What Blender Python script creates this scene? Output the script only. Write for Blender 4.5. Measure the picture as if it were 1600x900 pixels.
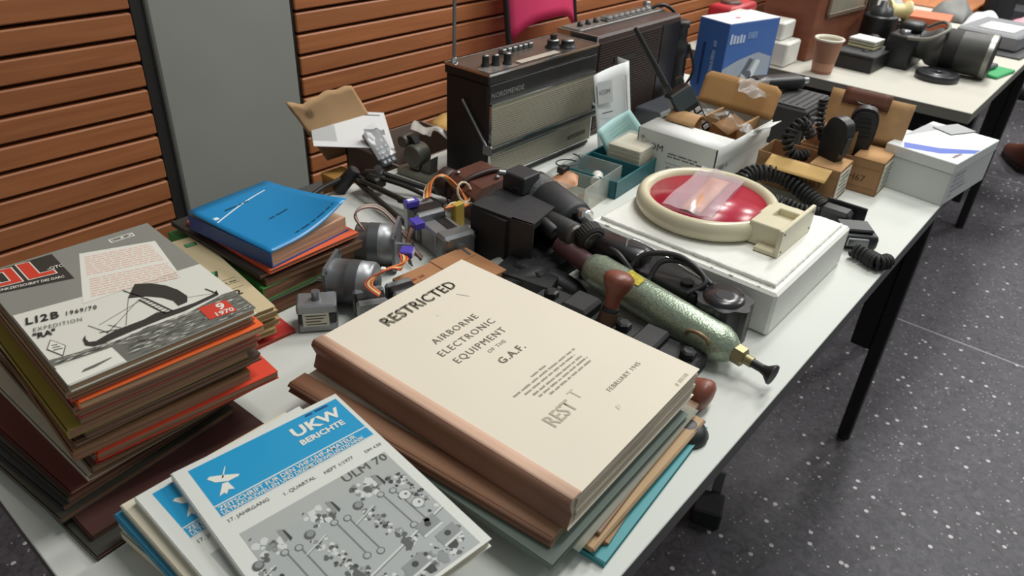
import bpy, bmesh, math, random
from mathutils import Matrix, Vector
random.seed(7)
S = bpy.context.scene
COL = S.collection
for o in list(bpy.data.objects): bpy.data.objects.remove(o)

# ------------------------------------------------------------------ camera
F_PX, PITCH, ROLL, YAW = 1150.67, 0.563594, 0.054462, 0.892489
fwd = Vector((math.sin(YAW)*math.cos(PITCH), math.cos(YAW)*math.cos(PITCH), -math.sin(PITCH)))
rt = Vector((math.cos(YAW), -math.sin(YAW), 0)); upv = rt.cross(fwd)
r2 = math.cos(ROLL)*rt + math.sin(ROLL)*upv
u2 = -math.sin(ROLL)*rt + math.cos(ROLL)*upv
cam = bpy.data.objects.new('camera', bpy.data.cameras.new('camera'))
COL.objects.link(cam)
cm = Matrix.Identity(4)
for i in range(3):
    cm[i][0] = r2[i]; cm[i][1] = u2[i]; cm[i][2] = -fwd[i]
cm[2][3] = 1.22
cam.matrix_world = cm
cam.data.sensor_width = 36; cam.data.lens = F_PX/1600*36
cam.data.clip_start = .01; cam.data.clip_end = 60
cam.data.dof.use_dof = True; cam.data.dof.focus_distance = .82; cam.data.dof.aperture_fstop = 10
S.camera = cam

# ------------------------------------------------------------------ light and exposure
S.view_settings.view_transform = 'Standard'; S.view_settings.look = 'None'
S.view_settings.gamma = 1; S.view_settings.use_curve_mapping = False
S.view_settings.exposure = 0.3
w = bpy.data.worlds.new('world'); S.world = w; w.use_nodes = True
w.node_tree.nodes['Background'].inputs[0].default_value = (.93, 1.0, .98, 1)
w.node_tree.nodes['Background'].inputs[1].default_value = .215
def lamp(name, loc, sx, sy, power, col=(1, .985, .95)):
    l = bpy.data.lights.new(name, 'AREA'); l.shape = 'RECTANGLE'; l.size = sx; l.size_y = sy
    l.energy = power; l.color = col
    o = bpy.data.objects.new(name, l); COL.objects.link(o); o.location = loc
    return o
lamp('ceiling_lamp', (1.25, .15, 3.0), 1.2, .3, 26)
lamp('ceiling_lamp', (3.2, -1.1, 3.0), 1.2, .3, 29)
lamp('ceiling_lamp', (3.0, .6, 3.0), 1.2, .3, 44)
lamp('ceiling_lamp', (5.4, -.6, 3.0), 1.2, .3, 50)
lamp('ceiling_lamp', (5.4, 1.0, 3.0), 1.2, .3, 30)

# ------------------------------------------------------------------ materials
def lin(c):
    if isinstance(c, str):
        c = tuple(int(c[i:i+2], 16)/255 for i in (0, 2, 4))
    return tuple((x/12.92 if x <= .04045 else ((x+.055)/1.055)**2.4) for x in c)
MC = {}
def mat(col, rough=.6, metal=0, var=0, vs=30, bump=0, bs=200, stripe=None, alpha=1, coat=0, spec=.5, stretch=None):
    key = (col, rough, metal, var, vs, bump, bs, stripe, alpha, coat, spec, stretch)
    if key in MC: return MC[key]
    m = bpy.data.materials.new('mat_%s_%d' % (col, len(MC))); m.use_nodes = True
    nt = m.node_tree; N = nt.nodes; b = N['Principled BSDF']
    c = lin(col)
    b.inputs['Base Color'].default_value = (*c, 1)
    b.inputs['Roughness'].default_value = rough; b.inputs['Metallic'].default_value = metal
    b.inputs['Specular IOR Level'].default_value = spec
    if coat: b.inputs['Coat Weight'].default_value = coat
    if alpha < 1: b.inputs['Alpha'].default_value = alpha
    if var or bump or stripe:
        tc = N.new('ShaderNodeTexCoord'); mp = N.new('ShaderNodeMapping')
        nt.links.new(tc.outputs['Object'], mp.inputs[0])
        if stretch: mp.inputs['Scale'].default_value = stretch
    if var:
        n = N.new('ShaderNodeTexNoise'); n.inputs['Scale'].default_value = vs; n.inputs['Detail'].default_value = 5
        nt.links.new(mp.outputs[0], n.inputs[0])
        r = N.new('ShaderNodeValToRGB')
        r.color_ramp.elements[0].position = .3; r.color_ramp.elements[1].position = .7
        r.color_ramp.elements[0].color = (*[x*(1-var) for x in c], 1)
        r.color_ramp.elements[1].color = (*[min(1, x*(1+var)) for x in c], 1)
        nt.links.new(n.outputs[0], r.inputs[0]); nt.links.new(r.outputs[0], b.inputs['Base Color'])
    if stripe:      # page edges: fine layers stacked along local z
        n = N.new('ShaderNodeTexNoise'); n.inputs['Scale'].default_value = 1; n.inputs['Detail'].default_value = 3
        m2 = N.new('ShaderNodeMapping'); m2.inputs['Scale'].default_value = (8, 8, stripe)
        nt.links.new(tc.outputs['Object'], m2.inputs[0]); nt.links.new(m2.outputs[0], n.inputs[0])
        r = N.new('ShaderNodeValToRGB')
        r.color_ramp.elements[0].position = .35; r.color_ramp.elements[1].position = .65
        r.color_ramp.elements[0].color = (*[x*.62 for x in c], 1)
        r.color_ramp.elements[1].color = (*[min(1, x*1.2) for x in c], 1)
        nt.links.new(n.outputs[0], r.inputs[0]); nt.links.new(r.outputs[0], b.inputs['Base Color'])
        bp = N.new('ShaderNodeBump'); bp.inputs['Strength'].default_value = .35; bp.inputs['Distance'].default_value = .001
        nt.links.new(n.outputs[0], bp.inputs['Height']); nt.links.new(bp.outputs[0], b.inputs['Normal'])
    if bump:
        n = N.new('ShaderNodeTexNoise'); n.inputs['Scale'].default_value = bs; n.inputs['Detail'].default_value = 3
        nt.links.new(mp.outputs[0], n.inputs[0])
        bp = N.new('ShaderNodeBump'); bp.inputs['Strength'].default_value = bump; bp.inputs['Distance'].default_value = .002
        nt.links.new(n.outputs[0], bp.inputs['Height']); nt.links.new(bp.outputs[0], b.inputs['Normal'])
    MC[key] = m
    return m
def film(col='e8eaec', a=.25, rough=.12):
    key = ('film', col, a, rough)
    if key in MC: return MC[key]
    m = bpy.data.materials.new('mat_film_%d' % len(MC)); m.use_nodes = True
    b = m.node_tree.nodes['Principled BSDF']
    b.inputs['Base Color'].default_value = (*lin(col), 1); b.inputs['Roughness'].default_value = rough
    b.inputs['Alpha'].default_value = a; b.inputs['Specular IOR Level'].default_value = .8
    MC[key] = m
    return m
def wood_mat(col, name='slat', sc=(1.2, 14, 22)):
    key = ('wood', col, sc)
    if key in MC: return MC[key]
    m = bpy.data.materials.new('mat_' + name); m.use_nodes = True
    nt = m.node_tree; N = nt.nodes; b = N['Principled BSDF']; c = lin(col)
    tc = N.new('ShaderNodeTexCoord'); oi = N.new('ShaderNodeObjectInfo')
    ad = N.new('ShaderNodeVectorMath'); ad.operation = 'ADD'
    cx = N.new('ShaderNodeCombineXYZ')
    mu = N.new('ShaderNodeMath'); mu.operation = 'MULTIPLY'; mu.inputs[1].default_value = 40
    nt.links.new(oi.outputs['Random'], mu.inputs[0])
    nt.links.new(mu.outputs[0], cx.inputs[0]); nt.links.new(mu.outputs[0], cx.inputs[2])
    nt.links.new(tc.outputs['Object'], ad.inputs[0]); nt.links.new(cx.outputs[0], ad.inputs[1])
    mp = N.new('ShaderNodeMapping'); mp.inputs['Scale'].default_value = sc
    nt.links.new(ad.outputs[0], mp.inputs[0])
    n = N.new('ShaderNodeTexNoise'); n.inputs['Scale'].default_value = 4; n.inputs['Detail'].default_value = 6; n.inputs['Distortion'].default_value = .6
    nt.links.new(mp.outputs[0], n.inputs[0])
    r = N.new('ShaderNodeValToRGB')
    r.color_ramp.elements[0].position = .25; r.color_ramp.elements[1].position = .75
    r.color_ramp.elements[0].color = (c[0]*.8, c[1]*.74, c[2]*.7, 1)
    r.color_ramp.elements[1].color = (c[0]*1.14, c[1]*1.14, c[2]*1.12, 1)
    nt.links.new(n.outputs[0], r.inputs[0])
    hv = N.new('ShaderNodeHueSaturation')
    mr = N.new('ShaderNodeMapRange'); mr.inputs[3].default_value = .88; mr.inputs[4].default_value = 1.1
    nt.links.new(oi.outputs['Random'], mr.inputs[0]); nt.links.new(mr.outputs[0], hv.inputs['Value'])
    nt.links.new(r.outputs[0], hv.inputs['Color']); nt.links.new(hv.outputs[0], b.inputs['Base Color'])
    b.inputs['Roughness'].default_value = .5
    MC[key] = m
    return m
def floor_mat():
    m = bpy.data.materials.new('mat_terrazzo'); m.use_nodes = True
    nt = m.node_tree; N = nt.nodes; b = N['Principled BSDF']
    tc = N.new('ShaderNodeTexCoord')
    n = N.new('ShaderNodeTexNoise'); n.inputs['Scale'].default_value = 45; n.inputs['Detail'].default_value = 9; n.inputs['Roughness'].default_value = .7; n.inputs['Distortion'].default_value = 1.2
    nt.links.new(tc.outputs['Object'], n.inputs[0])
    r = N.new('ShaderNodeValToRGB'); r.color_ramp.elements[0].position = .3; r.color_ramp.elements[1].position = .72
    r.color_ramp.elements[0].color = (*lin('353438'), 1); r.color_ramp.elements[1].color = (*lin('5c5a60'), 1)
    nt.links.new(n.outputs[0], r.inputs[0])
    def specks(scale, lo, col, prev):
        v = N.new('ShaderNodeTexVoronoi'); v.inputs['Scale'].default_value = scale; v.inputs['Randomness'].default_value = 1
        nt.links.new(tc.outputs['Object'], v.inputs[0])
        wn = N.new('ShaderNodeMath'); wn.operation = 'LESS_THAN'; wn.inputs[1].default_value = .17
        nt.links.new(v.outputs['Distance'], wn.inputs[0])
        sp = N.new('ShaderNodeSeparateColor'); nt.links.new(v.outputs['Color'], sp.inputs[0])
        gt = N.new('ShaderNodeMath'); gt.operation = 'GREATER_THAN'; gt.inputs[1].default_value = lo
        nt.links.new(sp.outputs[0], gt.inputs[0])
        mm = N.new('ShaderNodeMath'); mm.operation = 'MULTIPLY'
        nt.links.new(wn.outputs[0], mm.inputs[0]); nt.links.new(gt.outputs[0], mm.inputs[1])
        mx = N.new('ShaderNodeMix'); mx.data_type = 'RGBA'
        nt.links.new(mm.outputs[0], mx.inputs[0]); nt.links.new(prev, mx.inputs[6]); mx.inputs[7].default_value = (*lin(col), 1)
        return mx.outputs[2]
    c = specks(36, .6, 'bebcbe', r.outputs[0]); c = specks(80, .45, '8f8d91', c); c = specks(55, .7, '3c3b3d', c)
    nt.links.new(c, b.inputs['Base Color']); b.inputs['Roughness'].default_value = .5; b.inputs['Specular IOR Level'].default_value = .3
    return m

# ------------------------------------------------------------------ geometry collector
I4 = Matrix.Identity(4)
def T(x=0, y=0, z=0): return Matrix.Translation((x, y, z))
def RX(d): return Matrix.Rotation(math.radians(d), 4, 'X')
def RY(d): return Matrix.Rotation(math.radians(d), 4, 'Y')
def RZ(d): return Matrix.Rotation(math.radians(d), 4, 'Z')
def frame(o, x, y):     # matrix with given origin, x axis and approximate y axis
    x = Vector(x).normalized(); z = x.cross(Vector(y)).normalized(); y = z.cross(x)
    m = Matrix.Identity(4)
    for i in range(3): m[i][0], m[i][1], m[i][2], m[i][3] = x[i], y[i], z[i], o[i]
    return m
def axis(p0, p1):       # matrix at p0 with z along p0 -> p1
    z = (Vector(p1)-Vector(p0)).normalized()
    h = Vector((0, 0, 1)) if abs(z.z) < .9 else Vector((1, 0, 0))
    x = h.cross(z).normalized(); y = z.cross(x)
    m = Matrix.Identity(4)
    for i in range(3): m[i][0], m[i][1], m[i][2], m[i][3] = x[i], y[i], z[i], p0[i]
    return m
class G:
    def __init__(s, M=None): s.v = []; s.f = []; s.m = []; s.s = []; s.M = M or I4
    def add(s, vs, fs, mi=0, sm=False, M=None):
        k = len(s.v); MM = s.M @ M if M else s.M
        s.v += [MM @ Vector(v) for v in vs]
        for f in fs:
            s.f.append([k+i for i in f]); s.m.append(mi); s.s.append(sm)
        return s
    def box(s, x0, x1, y0, y1, z0, z1, bev=0, mi=0, M=None, seg=1):
        if bev <= 0:
            vs = [(x, y, z) for z in (z0, z1) for y in (y0, y1) for x in (x0, x1)]
            return s.add(vs, [(0, 2, 3, 1), (4, 5, 7, 6), (0, 1, 5, 4), (2, 6, 7, 3), (0, 4, 6, 2), (1, 3, 7, 5)], mi, False, M)
        bm = bmesh.new(); bmesh.ops.create_cube(bm, size=1)
        for v in bm.verts: v.co = Vector(((x0+x1)/2+v.co.x*(x1-x0), (y0+y1)/2+v.co.y*(y1-y0), (z0+z1)/2+v.co.z*(z1-z0)))
        bmesh.ops.bevel(bm, geom=bm.edges[:], offset=bev, segments=seg, affect='EDGES', profile=.5)
        bm.verts.index_update()
        s.add([v.co.copy() for v in bm.verts], [[v.index for v in f.verts] for f in bm.faces], mi, seg > 1, M); bm.free()
        return s
    def lathe(s, prof, M=None, n=24, mi=0, sm=True, caps=True):
        vs = []; fs = []
        for r, z in prof:
            for i in range(n):
                a = 2*math.pi*i/n; vs.append((r*math.cos(a), r*math.sin(a), z))
        for j in range(len(prof)-1):
            for i in range(n):
                k = (i+1) % n; fs.append((j*n+i, j*n+k, (j+1)*n+k, (j+1)*n+i))
        s.add(vs, fs, mi, sm, M)
        if caps:
            if prof[0][0] > 1e-5: s.add(vs[:n], [list(range(n))[::-1]], mi, False, M)
            if prof[-1][0] > 1e-5: s.add(vs[-n:], [list(range(n))], mi, False, M)
        return s
    def cyl(s, p0, p1, r0, r1=None, n=20, mi=0, sm=True, bev=0):
        L = (Vector(p1)-Vector(p0)).length; r1 = r0 if r1 is None else r1
        pr = [(r0, 0), (r1, L)] if not bev else [(r0-bev, 0), (r0, bev), (r1, L-bev), (r1-bev, L)]
        return s.lathe(pr, axis(p0, p1), n, mi, sm)
    def tube(s, pts, r, n=8, mi=0, closed=False, rv=None):
        P = [Vector(p) for p in pts]; m = len(P); vs = []; fs = []
        up = None
        for i in range(m):
            a = P[i-1] if (i or closed) else P[0]; b = P[(i+1) % m] if (i < m-1 or closed) else P[-1]
            t = (b-a).normalized()
            if up is None:
                h = Vector((0, 0, 1)) if abs(t.z) < .9 else Vector((1, 0, 0)); up = t.cross(h).normalized()
            else:
                up = (up - t*up.dot(t)); up = up.normalized() if up.length > 1e-6 else t.orthogonal().normalized()
            q = t.cross(up); rr = rv[i] if rv else r
            for k in range(n):
                an = 2*math.pi*k/n; vs.append(P[i]+up*math.cos(an)*rr+q*math.sin(an)*rr)
        for i in range(m if closed else m-1):
            j = (i+1) % m
            for k in range(n):
                l = (k+1) % n; fs.append((i*n+k, i*n+l, j*n+l, j*n+k))
        s.add(vs, fs, mi, True)
        if not closed:
            s.add(vs[:n], [list(range(n))[::-1]], mi); s.add(vs[-n:], [list(range(n))], mi)
        return s
    def prism(s, poly, z0, z1, M=None, mi=0, sm=False):
        n = len(poly)
        vs = [(x, y, z0) for x, y in poly]+[(x, y, z1) for x, y in poly]
        fs = [(i, (i+1) % n, n+(i+1) % n, n+i) for i in range(n)]
        s.add(vs, fs, mi, sm, M)
        s.add(vs, [list(range(n))[::-1], list(range(n, 2*n))], mi, False, M)
        return s
    def poly(s, pts, mi=0, M=None):
        return s.add(pts, [list(range(len(pts)))], mi, False, M)
    def flat(s, pts2, z, mi=0, M=None):
        return s.poly([(x, y, z) for x, y in pts2], mi, M)
    def rect(s, x0, y0, x1, y1, z, mi=0, M=None):
        return s.flat([(x0, y0), (x1, y0), (x1, y1), (x0, y1)], z, mi, M)
    def sheet(s, fn, nu, nv, t=0, mi=0, sm=True):
        top = [Vector(fn(i/nu, j/nv)) for j in range(nv+1) for i in range(nu+1)]
        W = nu+1; fs = [(j*W+i, j*W+i+1, (j+1)*W+i+1, (j+1)*W+i) for j in range(nv) for i in range(nu)]
        if not t: return s.add(top, fs, mi, sm)
        K = len(top); nrm = [Vector((0, 0, 0)) for _ in top]
        for f in fs:
            nn = (top[f[1]]-top[f[0]]).cross(top[f[3]]-top[f[0]])
            for i in f: nrm[i] += nn
        bot = [a-(b.normalized() if b.length > 0 else Vector((0, 0, 1)))*t for a, b in zip(top, nrm)]
        fs2 = [tuple(K+i for i in f[::-1]) for f in fs]
        ring = [i for i in range(W)]+[j*W+nu for j in range(1, nv+1)]+[nv*W+i for i in range(nu-1, -1, -1)]+[j*W for j in range(nv-1, 0, -1)]
        side = [(a, b, K+b, K+a) for a, b in zip(ring, ring[1:]+ring[:1])]
        return s.add(top+bot, fs+fs2+side, mi, sm)
    def build(s, name, mats, parent=None, bend=None, recalc=True):
        me = bpy.data.meshes.new(name)
        vs = [tuple(bend(v)) for v in s.v] if bend else [tuple(v) for v in s.v]
        me.from_pydata(vs, [], s.f)
        if not isinstance(mats, (list, tuple)): mats = [mats]
        for m in mats: me.materials.append(m)
        for p, mi, sm in zip(me.polygons, s.m, s.s):
            p.material_index = mi; p.use_smooth = sm
        if recalc:
            bm = bmesh.new(); bm.from_mesh(me); bmesh.ops.recalc_face_normals(bm, faces=bm.faces[:]); bm.to_mesh(me); bm.free()
        me.update()
        o = bpy.data.objects.new(name, me); COL.objects.link(o)
        if parent: o.parent = parent
        return o
def thing(name, label, cat, loc=(0, 0, 0), rz=0, group=None, rx=0, ry=0):
    o = bpy.data.objects.new(name, None); COL.objects.link(o); o.empty_display_size = .02
    o.location = loc; o.rotation_euler = (math.radians(rx), math.radians(ry), math.radians(rz))
    o['label'] = label; o['category'] = cat
    if group: o['group'] = group
    return o
def tag(o, label, cat, group=None):
    o['label'] = label; o['category'] = cat
    if group: o['group'] = group
    return o
def struct(o): o['kind'] = 'structure'; return o
def text(s, size, M, material, parent, name='lettering', xs=1, align='LEFT', bold=0, space=1, bend=None):
    cu = bpy.data.curves.new('t', 'FONT'); cu.body = s; cu.size = size; cu.align_x = align
    cu.space_character = space; cu.offset = bold; cu.resolution_u = 2
    ob = bpy.data.objects.new('t', cu); COL.objects.link(ob)
    dg = bpy.context.evaluated_depsgraph_get()
    me = bpy.data.meshes.new_from_object(ob.evaluated_get(dg)); bpy.data.objects.remove(ob)
    MM = M @ Matrix.Diagonal((xs, 1, 1, 1))
    for v in me.vertices:
        c = MM @ v.co; v.co = bend(c) if bend else c
    me.materials.clear(); me.materials.append(material)
    o = bpy.data.objects.new(name, me); COL.objects.link(o); o.parent = parent
    return o
def words(parent, M, width, h, m, seed=1, lens=(3, 9), name='fine_print'):
    """one line of print too small to read: a row of thin word-length marks"""
    rw = random.Random(seed); u = 0; g = G(M)
    while u < width:
        l = min(h*.62*rw.randint(*lens), width-u); k = u
        while k < u+l-h*.2:
            e = min(k+h*rw.uniform(.3, .5), u+l); t_ = h*rw.uniform(.65, 1)
            g.rect(k, 0, e-h*.12, t_, 0); k = e
        u += l+h*.7
    return g.build(name, m, parent, recalc=False)
def spline(pts, k=6):       # Catmull-Rom through points
    P = [Vector(p) for p in pts]; out = []
    for i in range(len(P)-1):
        a = P[max(i-1, 0)]; b = P[i]; c = P[i+1]; d = P[min(i+2, len(P)-1)]
        for j in range(k):
            t = j/k
            out.append(.5*((2*b)+(c-a)*t+(2*a-5*b+4*c-d)*t*t+(3*b-a-3*c+d)*t**3))
    return out+[P[-1]]
def coil(path, R, turns, r, n=10, seg=10):      # helix wound around a smooth path
    P = spline(path, 14); out = []
    m = len(P); tot = turns*n
    for i in range(tot+1):
        s = i/tot*(m-1); k = min(int(s), m-2); f = s-k
        p = P[k].lerp(P[k+1], f); t = (P[k+1]-P[k]).normalized()
        a = t.cross(Vector((0, 0, 1))).normalized(); b = t.cross(a); an = 2*math.pi*i/n
        out.append(p+a*math.cos(an)*R+b*math.sin(an)*R)
    return out

BLK = mat('17181a', .45, var=.25, vs=60); BLKM = mat('1d1e20', .6, var=.2, vs=80); RUB = mat('141414', .7)
STEEL = mat('8d9092', .35, .85); CHROME = mat('d8dadb', .15, 1); ALU = mat('8b8e8f', .45, .6, var=.08, vs=90)
WHITE = mat('e6e8e4', .5); PAPER = mat('dcdcd4', .75, var=.03, vs=20); INK = mat('262626', .7); INKG = mat('55544e', .8)
CARD = mat('b08a5f', .85, var=.08, vs=60); CARDD = mat('8e6a47', .85, var=.1, vs=60)
BRASS = mat('8d8562', .4, .7)
# ------------------------------------------------------------------ the room
TOP = .72
fl = struct(G().box(-3, 9, -4, 1.6, -.06, -.0008).build('floor', mat('8f8d92', .6)))
FM = floor_mat()
for xa, xb in ((-2.3, .696), (.704, 2.196), (2.204, 3.696), (3.704, 5.196), (5.204, 6.696), (6.704, 8.2)):
    for ya, yb in ((-3.2, -1.703), (-1.697, 1.55)):
        G().box(xa, xb, ya, yb, -.0008, 0).build('floor_slab', FM, fl)
wb = struct(G().box(-3, 9, 1.53, 1.6, 0, 2.6).build('wall_back', mat('15120f', .8)))
SLAT = wood_mat('a3673f')
zs = [.8315+.0497*k for k in range(-16, 26)]
ml = mr_ = None
for z in zs:
    for side, (xa, xb) in enumerate(((-2.6, .655), (1.022, 6.5))):
        if side == 0 and ml: o = bpy.data.objects.new('slat', ml)
        elif side == 1 and mr_: o = bpy.data.objects.new('slat', mr_)
        else:
            g = G()
            g.box(xa, xb, 1.5, 1.529, -.0212, .0212, .0025)
            o = g.build('slat', SLAT); COL.objects.unlink(o)
            if side == 0: ml = o.data
            else: mr_ = o.data
        COL.objects.link(o); o.parent = wb; o.location.z = z+.0249
struct(G().box(.684, 1.006, 1.492, 1.6, 0, 2.6, .004).build('trim_1', mat('8b8d87', .75, var=.05, vs=4)))
struct(G().box(.658, .683, 1.505, 1.56, 0, 2.6, .001).build('trim_2', mat('2c2b29', .6)))  # dark strip between the left slats and the column
struct(G().box(1.007, 1.019, 1.505, 1.56, 0, 2.6, .001).build('gap_strip', mat('1a1917', .6)))  # near-black strip filling the thin gap right of the column
struct(G().box(8.6, 8.7, -4, 1.6, 0, 2.6).build('wall_far', mat('3a3835', .8)))

# ------------------------------------------------------------------ tables
def table(label, x0, x1, y0, y1, topcol):
    t = thing('folding_table', label, 'table', (x0, y0, 0)); W = x1-x0; D = y1-y0
    G().box(0, W, 0, D, TOP-.003, TOP, .0008).build('table_top', mat(topcol, .6, var=.012, vs=3, spec=.2), t)
    G().box(.0005, W-.0005, .0005, D-.0005, TOP-.025, TOP-.0031).build('edge_band', mat('59585a', .55) if x0 < 1 else mat('77776e', .55), t)
    for xa in (W-.1, .1):
        for ya in (.03, D-.07):
            G().box(xa-.014, xa+.014, ya, ya+.028, .012, TOP-.026, .003).build('leg', BLK, t)
            G().lathe([(.014, 0), (.015, .006), (.012, .012)], T(xa, ya+.014, 0), 14).build('foot', RUB, t)
        G().box(xa-.012, xa+.012, .058, .1, .26, TOP-.026, .002).build('side_panel', BLK, t)
        G().box(xa-.012, xa+.012, D-.11, D-.072, .26, TOP-.026, .002).build('side_panel', BLK, t)
        G().box(xa-.02, xa+.02, .0, D-.03, TOP-.075, TOP-.0251, .002).build('cross_rail', BLK, t)
    G().box(.12, W-.12, D-.07, D-.045, TOP-.085, TOP-.0251, .002).build('long_rail', BLK, t)
    return t
table('white laminate folding table piled with magazines, books and radios', .06, 1.66, .158, .88, 'cbcec8')
table('grey laminate table with the paper cup and big camera lens', 1.888, 3.13, .238, .98, 'b7b5ab')

# pink chair behind the table
c = thing('plastic_chair', 'pink plastic chair with black rim standing behind the radios', 'chair', (1.83, 1.175, 0))
c.scale = (.84, 1, 1)
PINK = mat('c83a63', .38)
def seatf(u, v):
    return (-.19+.38*u, -.2+.4*v, .455-.02*math.sin(math.pi*u)*math.sin(math.pi*v)+.015*v)
G().sheet(seatf, 10, 10, .008).build('seat', PINK, c)
def backf(u, v):
    x = -.19+.38*u; a = (2*u-1)
    zlo = .735-.055*(abs(a)**3) ; zhi = 1.02-.05*a*a
    return (x*(1-.05*v), .2+.05*v-.035*(1-a*a)+.03, zlo+(zhi-zlo)*v)
G().sheet(backf, 14, 10, .01).build('backrest', PINK, c)
for s in (-1, 1):
    pts = spline([(s*.19, .17, .44), (s*.193, .21, .6), (s*.192, .238, .72), (s*.185, .278, .98), (s*.15, .28, 1.03)], 6)
    G().tube(pts, .009, 8).build('back_frame', BLK, c)
    G().tube([(s*.17, -.17, .44), (s*.2, -.21, 0)], .011, 8).build('leg', BLK, c)
    G().tube([(s*.17, .17, .44), (s*.2, .22, 0)], .011, 8).build('leg', BLK, c)

# ------------------------------------------------------------------ books and magazines
def book(name, label, cat, w, h, t, loc, rz, cover, pages, group=None, back=None, spine=None, ct=.0007, inset=.0015, bev=0, wav=0, cols=None):
    """lower-left corner of the cover at loc; spine along local x = 0, tail edge along y = 0"""
    r = thing(name, label, cat, loc, rz, group)
    g = G(); g.box(ct, w-inset, inset, h-inset, ct, t-ct)
    if wav: 
        for k in range(3):
            z = ct+(t-2*ct)*(k+.5)/3; d = random.uniform(0, wav)
            g.box(ct, w-inset+d*.5, inset-d, h-inset+d, z-.18*(t-2*ct), z+.18*(t-2*ct))
    g.build('pages', pages, r)
    g = G(); g.box(0, w, 0, h, 0, ct, 0, 1); g.box(0, w, 0, h, t-ct, t, 0, 0); g.box(-.0003, ct, 0, h, 0, t, 0, 2)
    g.build('cover', [cover, back or cover, spine or cover], r)
    return r
ORD = ['topmost', 'second', 'third', 'fourth', 'fifth', 'sixth', 'seventh', 'eighth', 'ninth', 'tenth', 'eleventh', 'twelfth', 'thirteenth', 'fourteenth', 'fifteenth', 'sixteenth', 'seventeenth', 'eighteenth', 'nineteenth', 'twentieth', 'twenty-first', 'twenty-second', 'twenty-third', 'twenty-fourth', 'twenty-fifth', 'twenty-sixth']
PGB = mat('9a7259', .9, stripe=1600); PGD = mat('805f4a', .9, stripe=1600); PGT = mat('ad8a6a', .9, stripe=1600); PGW = mat('b0a796', .9, stripe=1500)
MAGB = mat('6e5140', .7, var=.1); MAGK = mat('39342c', .6, var=.15)
def c_(h, r=.55): return mat(h, r, var=.05, vs=25)
# tall magazine stack, listed from the bottom up: thickness, width, height, dx, dy, turn, cover, pages, words
lst = [
 (.0060, .165, .23, -.026, -.03, 4, c_('3a3a33'), PGD, 'dark olive covered'), (.0050, .165, .23, -.022, -.012, 2, c_('4a2c27'), PGD, 'reddish brown'),
 (.0060, .165, .23, -.03, .02, 6, c_('4a4a40'), PGD, 'khaki covered'), (.0050, .165, .225, -.026, .026, 7, c_('2d3436'), PGD, 'dark slate covered'),
 (.0065, .165, .22, -.022, .026, 6, c_('3d3b33'), PGD, 'worn dark covered'), (.0050, .165, .22, -.02, .024, 5, c_('5a2a27'), PGB, 'maroon covered'),
 (.0060, .165, .22, -.002, .024, 2, c_('c8c2ae'), PGB, 'cream covered'), (.0070, .165, .22, .002, .023, -1, c_('6b5a48'), PGT, 'brown covered'),
 (.0060, .160, .22, .006, .022, -3, c_('b8302c'), PGB, 'red covered'), (.0050, .155, .218, .004, .022, -4, c_('7b8180'), PGT, 'blue-grey covered'),
 (.0080, .156, .22, .006, .010, -5, c_('d8442c'), PGB, 'vermilion covered'), (.0090, .148, .21, -.008, .014, -4, c_('8f6b4a'), PGB, 'tan covered'),
 (.0070, .148, .21, -.006, .016, -2, c_('6a503c'), PGB, 'plain brown covered'), (.0070, .148, .21, .003, .012, -4, c_('4b3d33'), PGD, 'umber covered'),
 (.0080, .148, .21, -.006, .012, -3, c_('9a8a3c'), PGB, 'mustard yellow covered'), (.0080, .148, .21, .001, .010, -3, c_('7a5a40'), PGB, 'faded brown covered'),
 (.0050, .148, .21, .002, .008, -4, c_('bb3330'), PGB, 'crimson covered'), (.0080, .148, .21, .000, .006, -3, c_('8a684d'), PGB, 'sand brown covered'),
 (.0065, .149, .214, .002, -.001, -4, c_('e8682f'), PGT, 'bright orange covered'), (.0050, .148, .21, .000, .003, -3, c_('b33a2c'), PGB, 'brick red covered'),
 (.0055, .148, .21, -.001, .002, -3, c_('9a7a5c'), PGT, 'light tan covered')]
z = TOP; n = len(lst); tot = sum(a[0] for a in lst); sc = (.865-.0065-TOP)/tot
for i, (t, w_, h_, dx, dy, rz, cv, pg, wd) in enumerate(lst):
    t *= sc
    book('magazine', '%s magazine, %s from the top of the tall stack by the slatted wall' % (wd, ORD[n-i]), 'magazine', w_, h_, t-.0002,
         (.1135+dx+random.uniform(-.002, .002), .4945+dy*.9, z), rz, cv, pg, 'magazines of the tall stack', wav=.002)
    z += t
# the magazine on top with the reed boat
DLR = book('magazine', 'grey and white magazine with reed boat picture topping the tall stack', 'magazine', .148, .206, .0062, (.114, .494, z), -3,
           mat('d6d6cc', .42), PGT, 'magazines of the tall stack', spine=mat('8a8276', .6))
zt = .0062
GRY = mat('85867f', .45, var=.03, vs=20); DKG = mat('34332f', .5); RED = mat('c8402f', .45); WH = mat('dcdcd2', .5); SEA = mat('6a6b64', .5); SEAD = mat('3d3e39', .5); PNK = mat('d9b6a8', .6)
g = G()
g.flat([(.0, .120), (.0475, .1125), (.12, .1), (.148, .098), (.148, .206), (0, .206)], zt+.0001, 0)
g.flat([(.0, .1625), (.0575, .1455), (.0585, .2025), (.0, .2035)], zt+.0002, 1)
g.flat([(.0475, .1), (.1274, .098), (.1375, .1654), (.0765, .1865)], zt+.00025, 3)
g.rect(.106, .188, .1285, .196, zt+.0002, 3); g.rect(.1075, .1893, .127, .1947, zt+.00025, 4); g.rect(.1085, .1903, .126, .1937, zt+.0003, 3)
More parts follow.
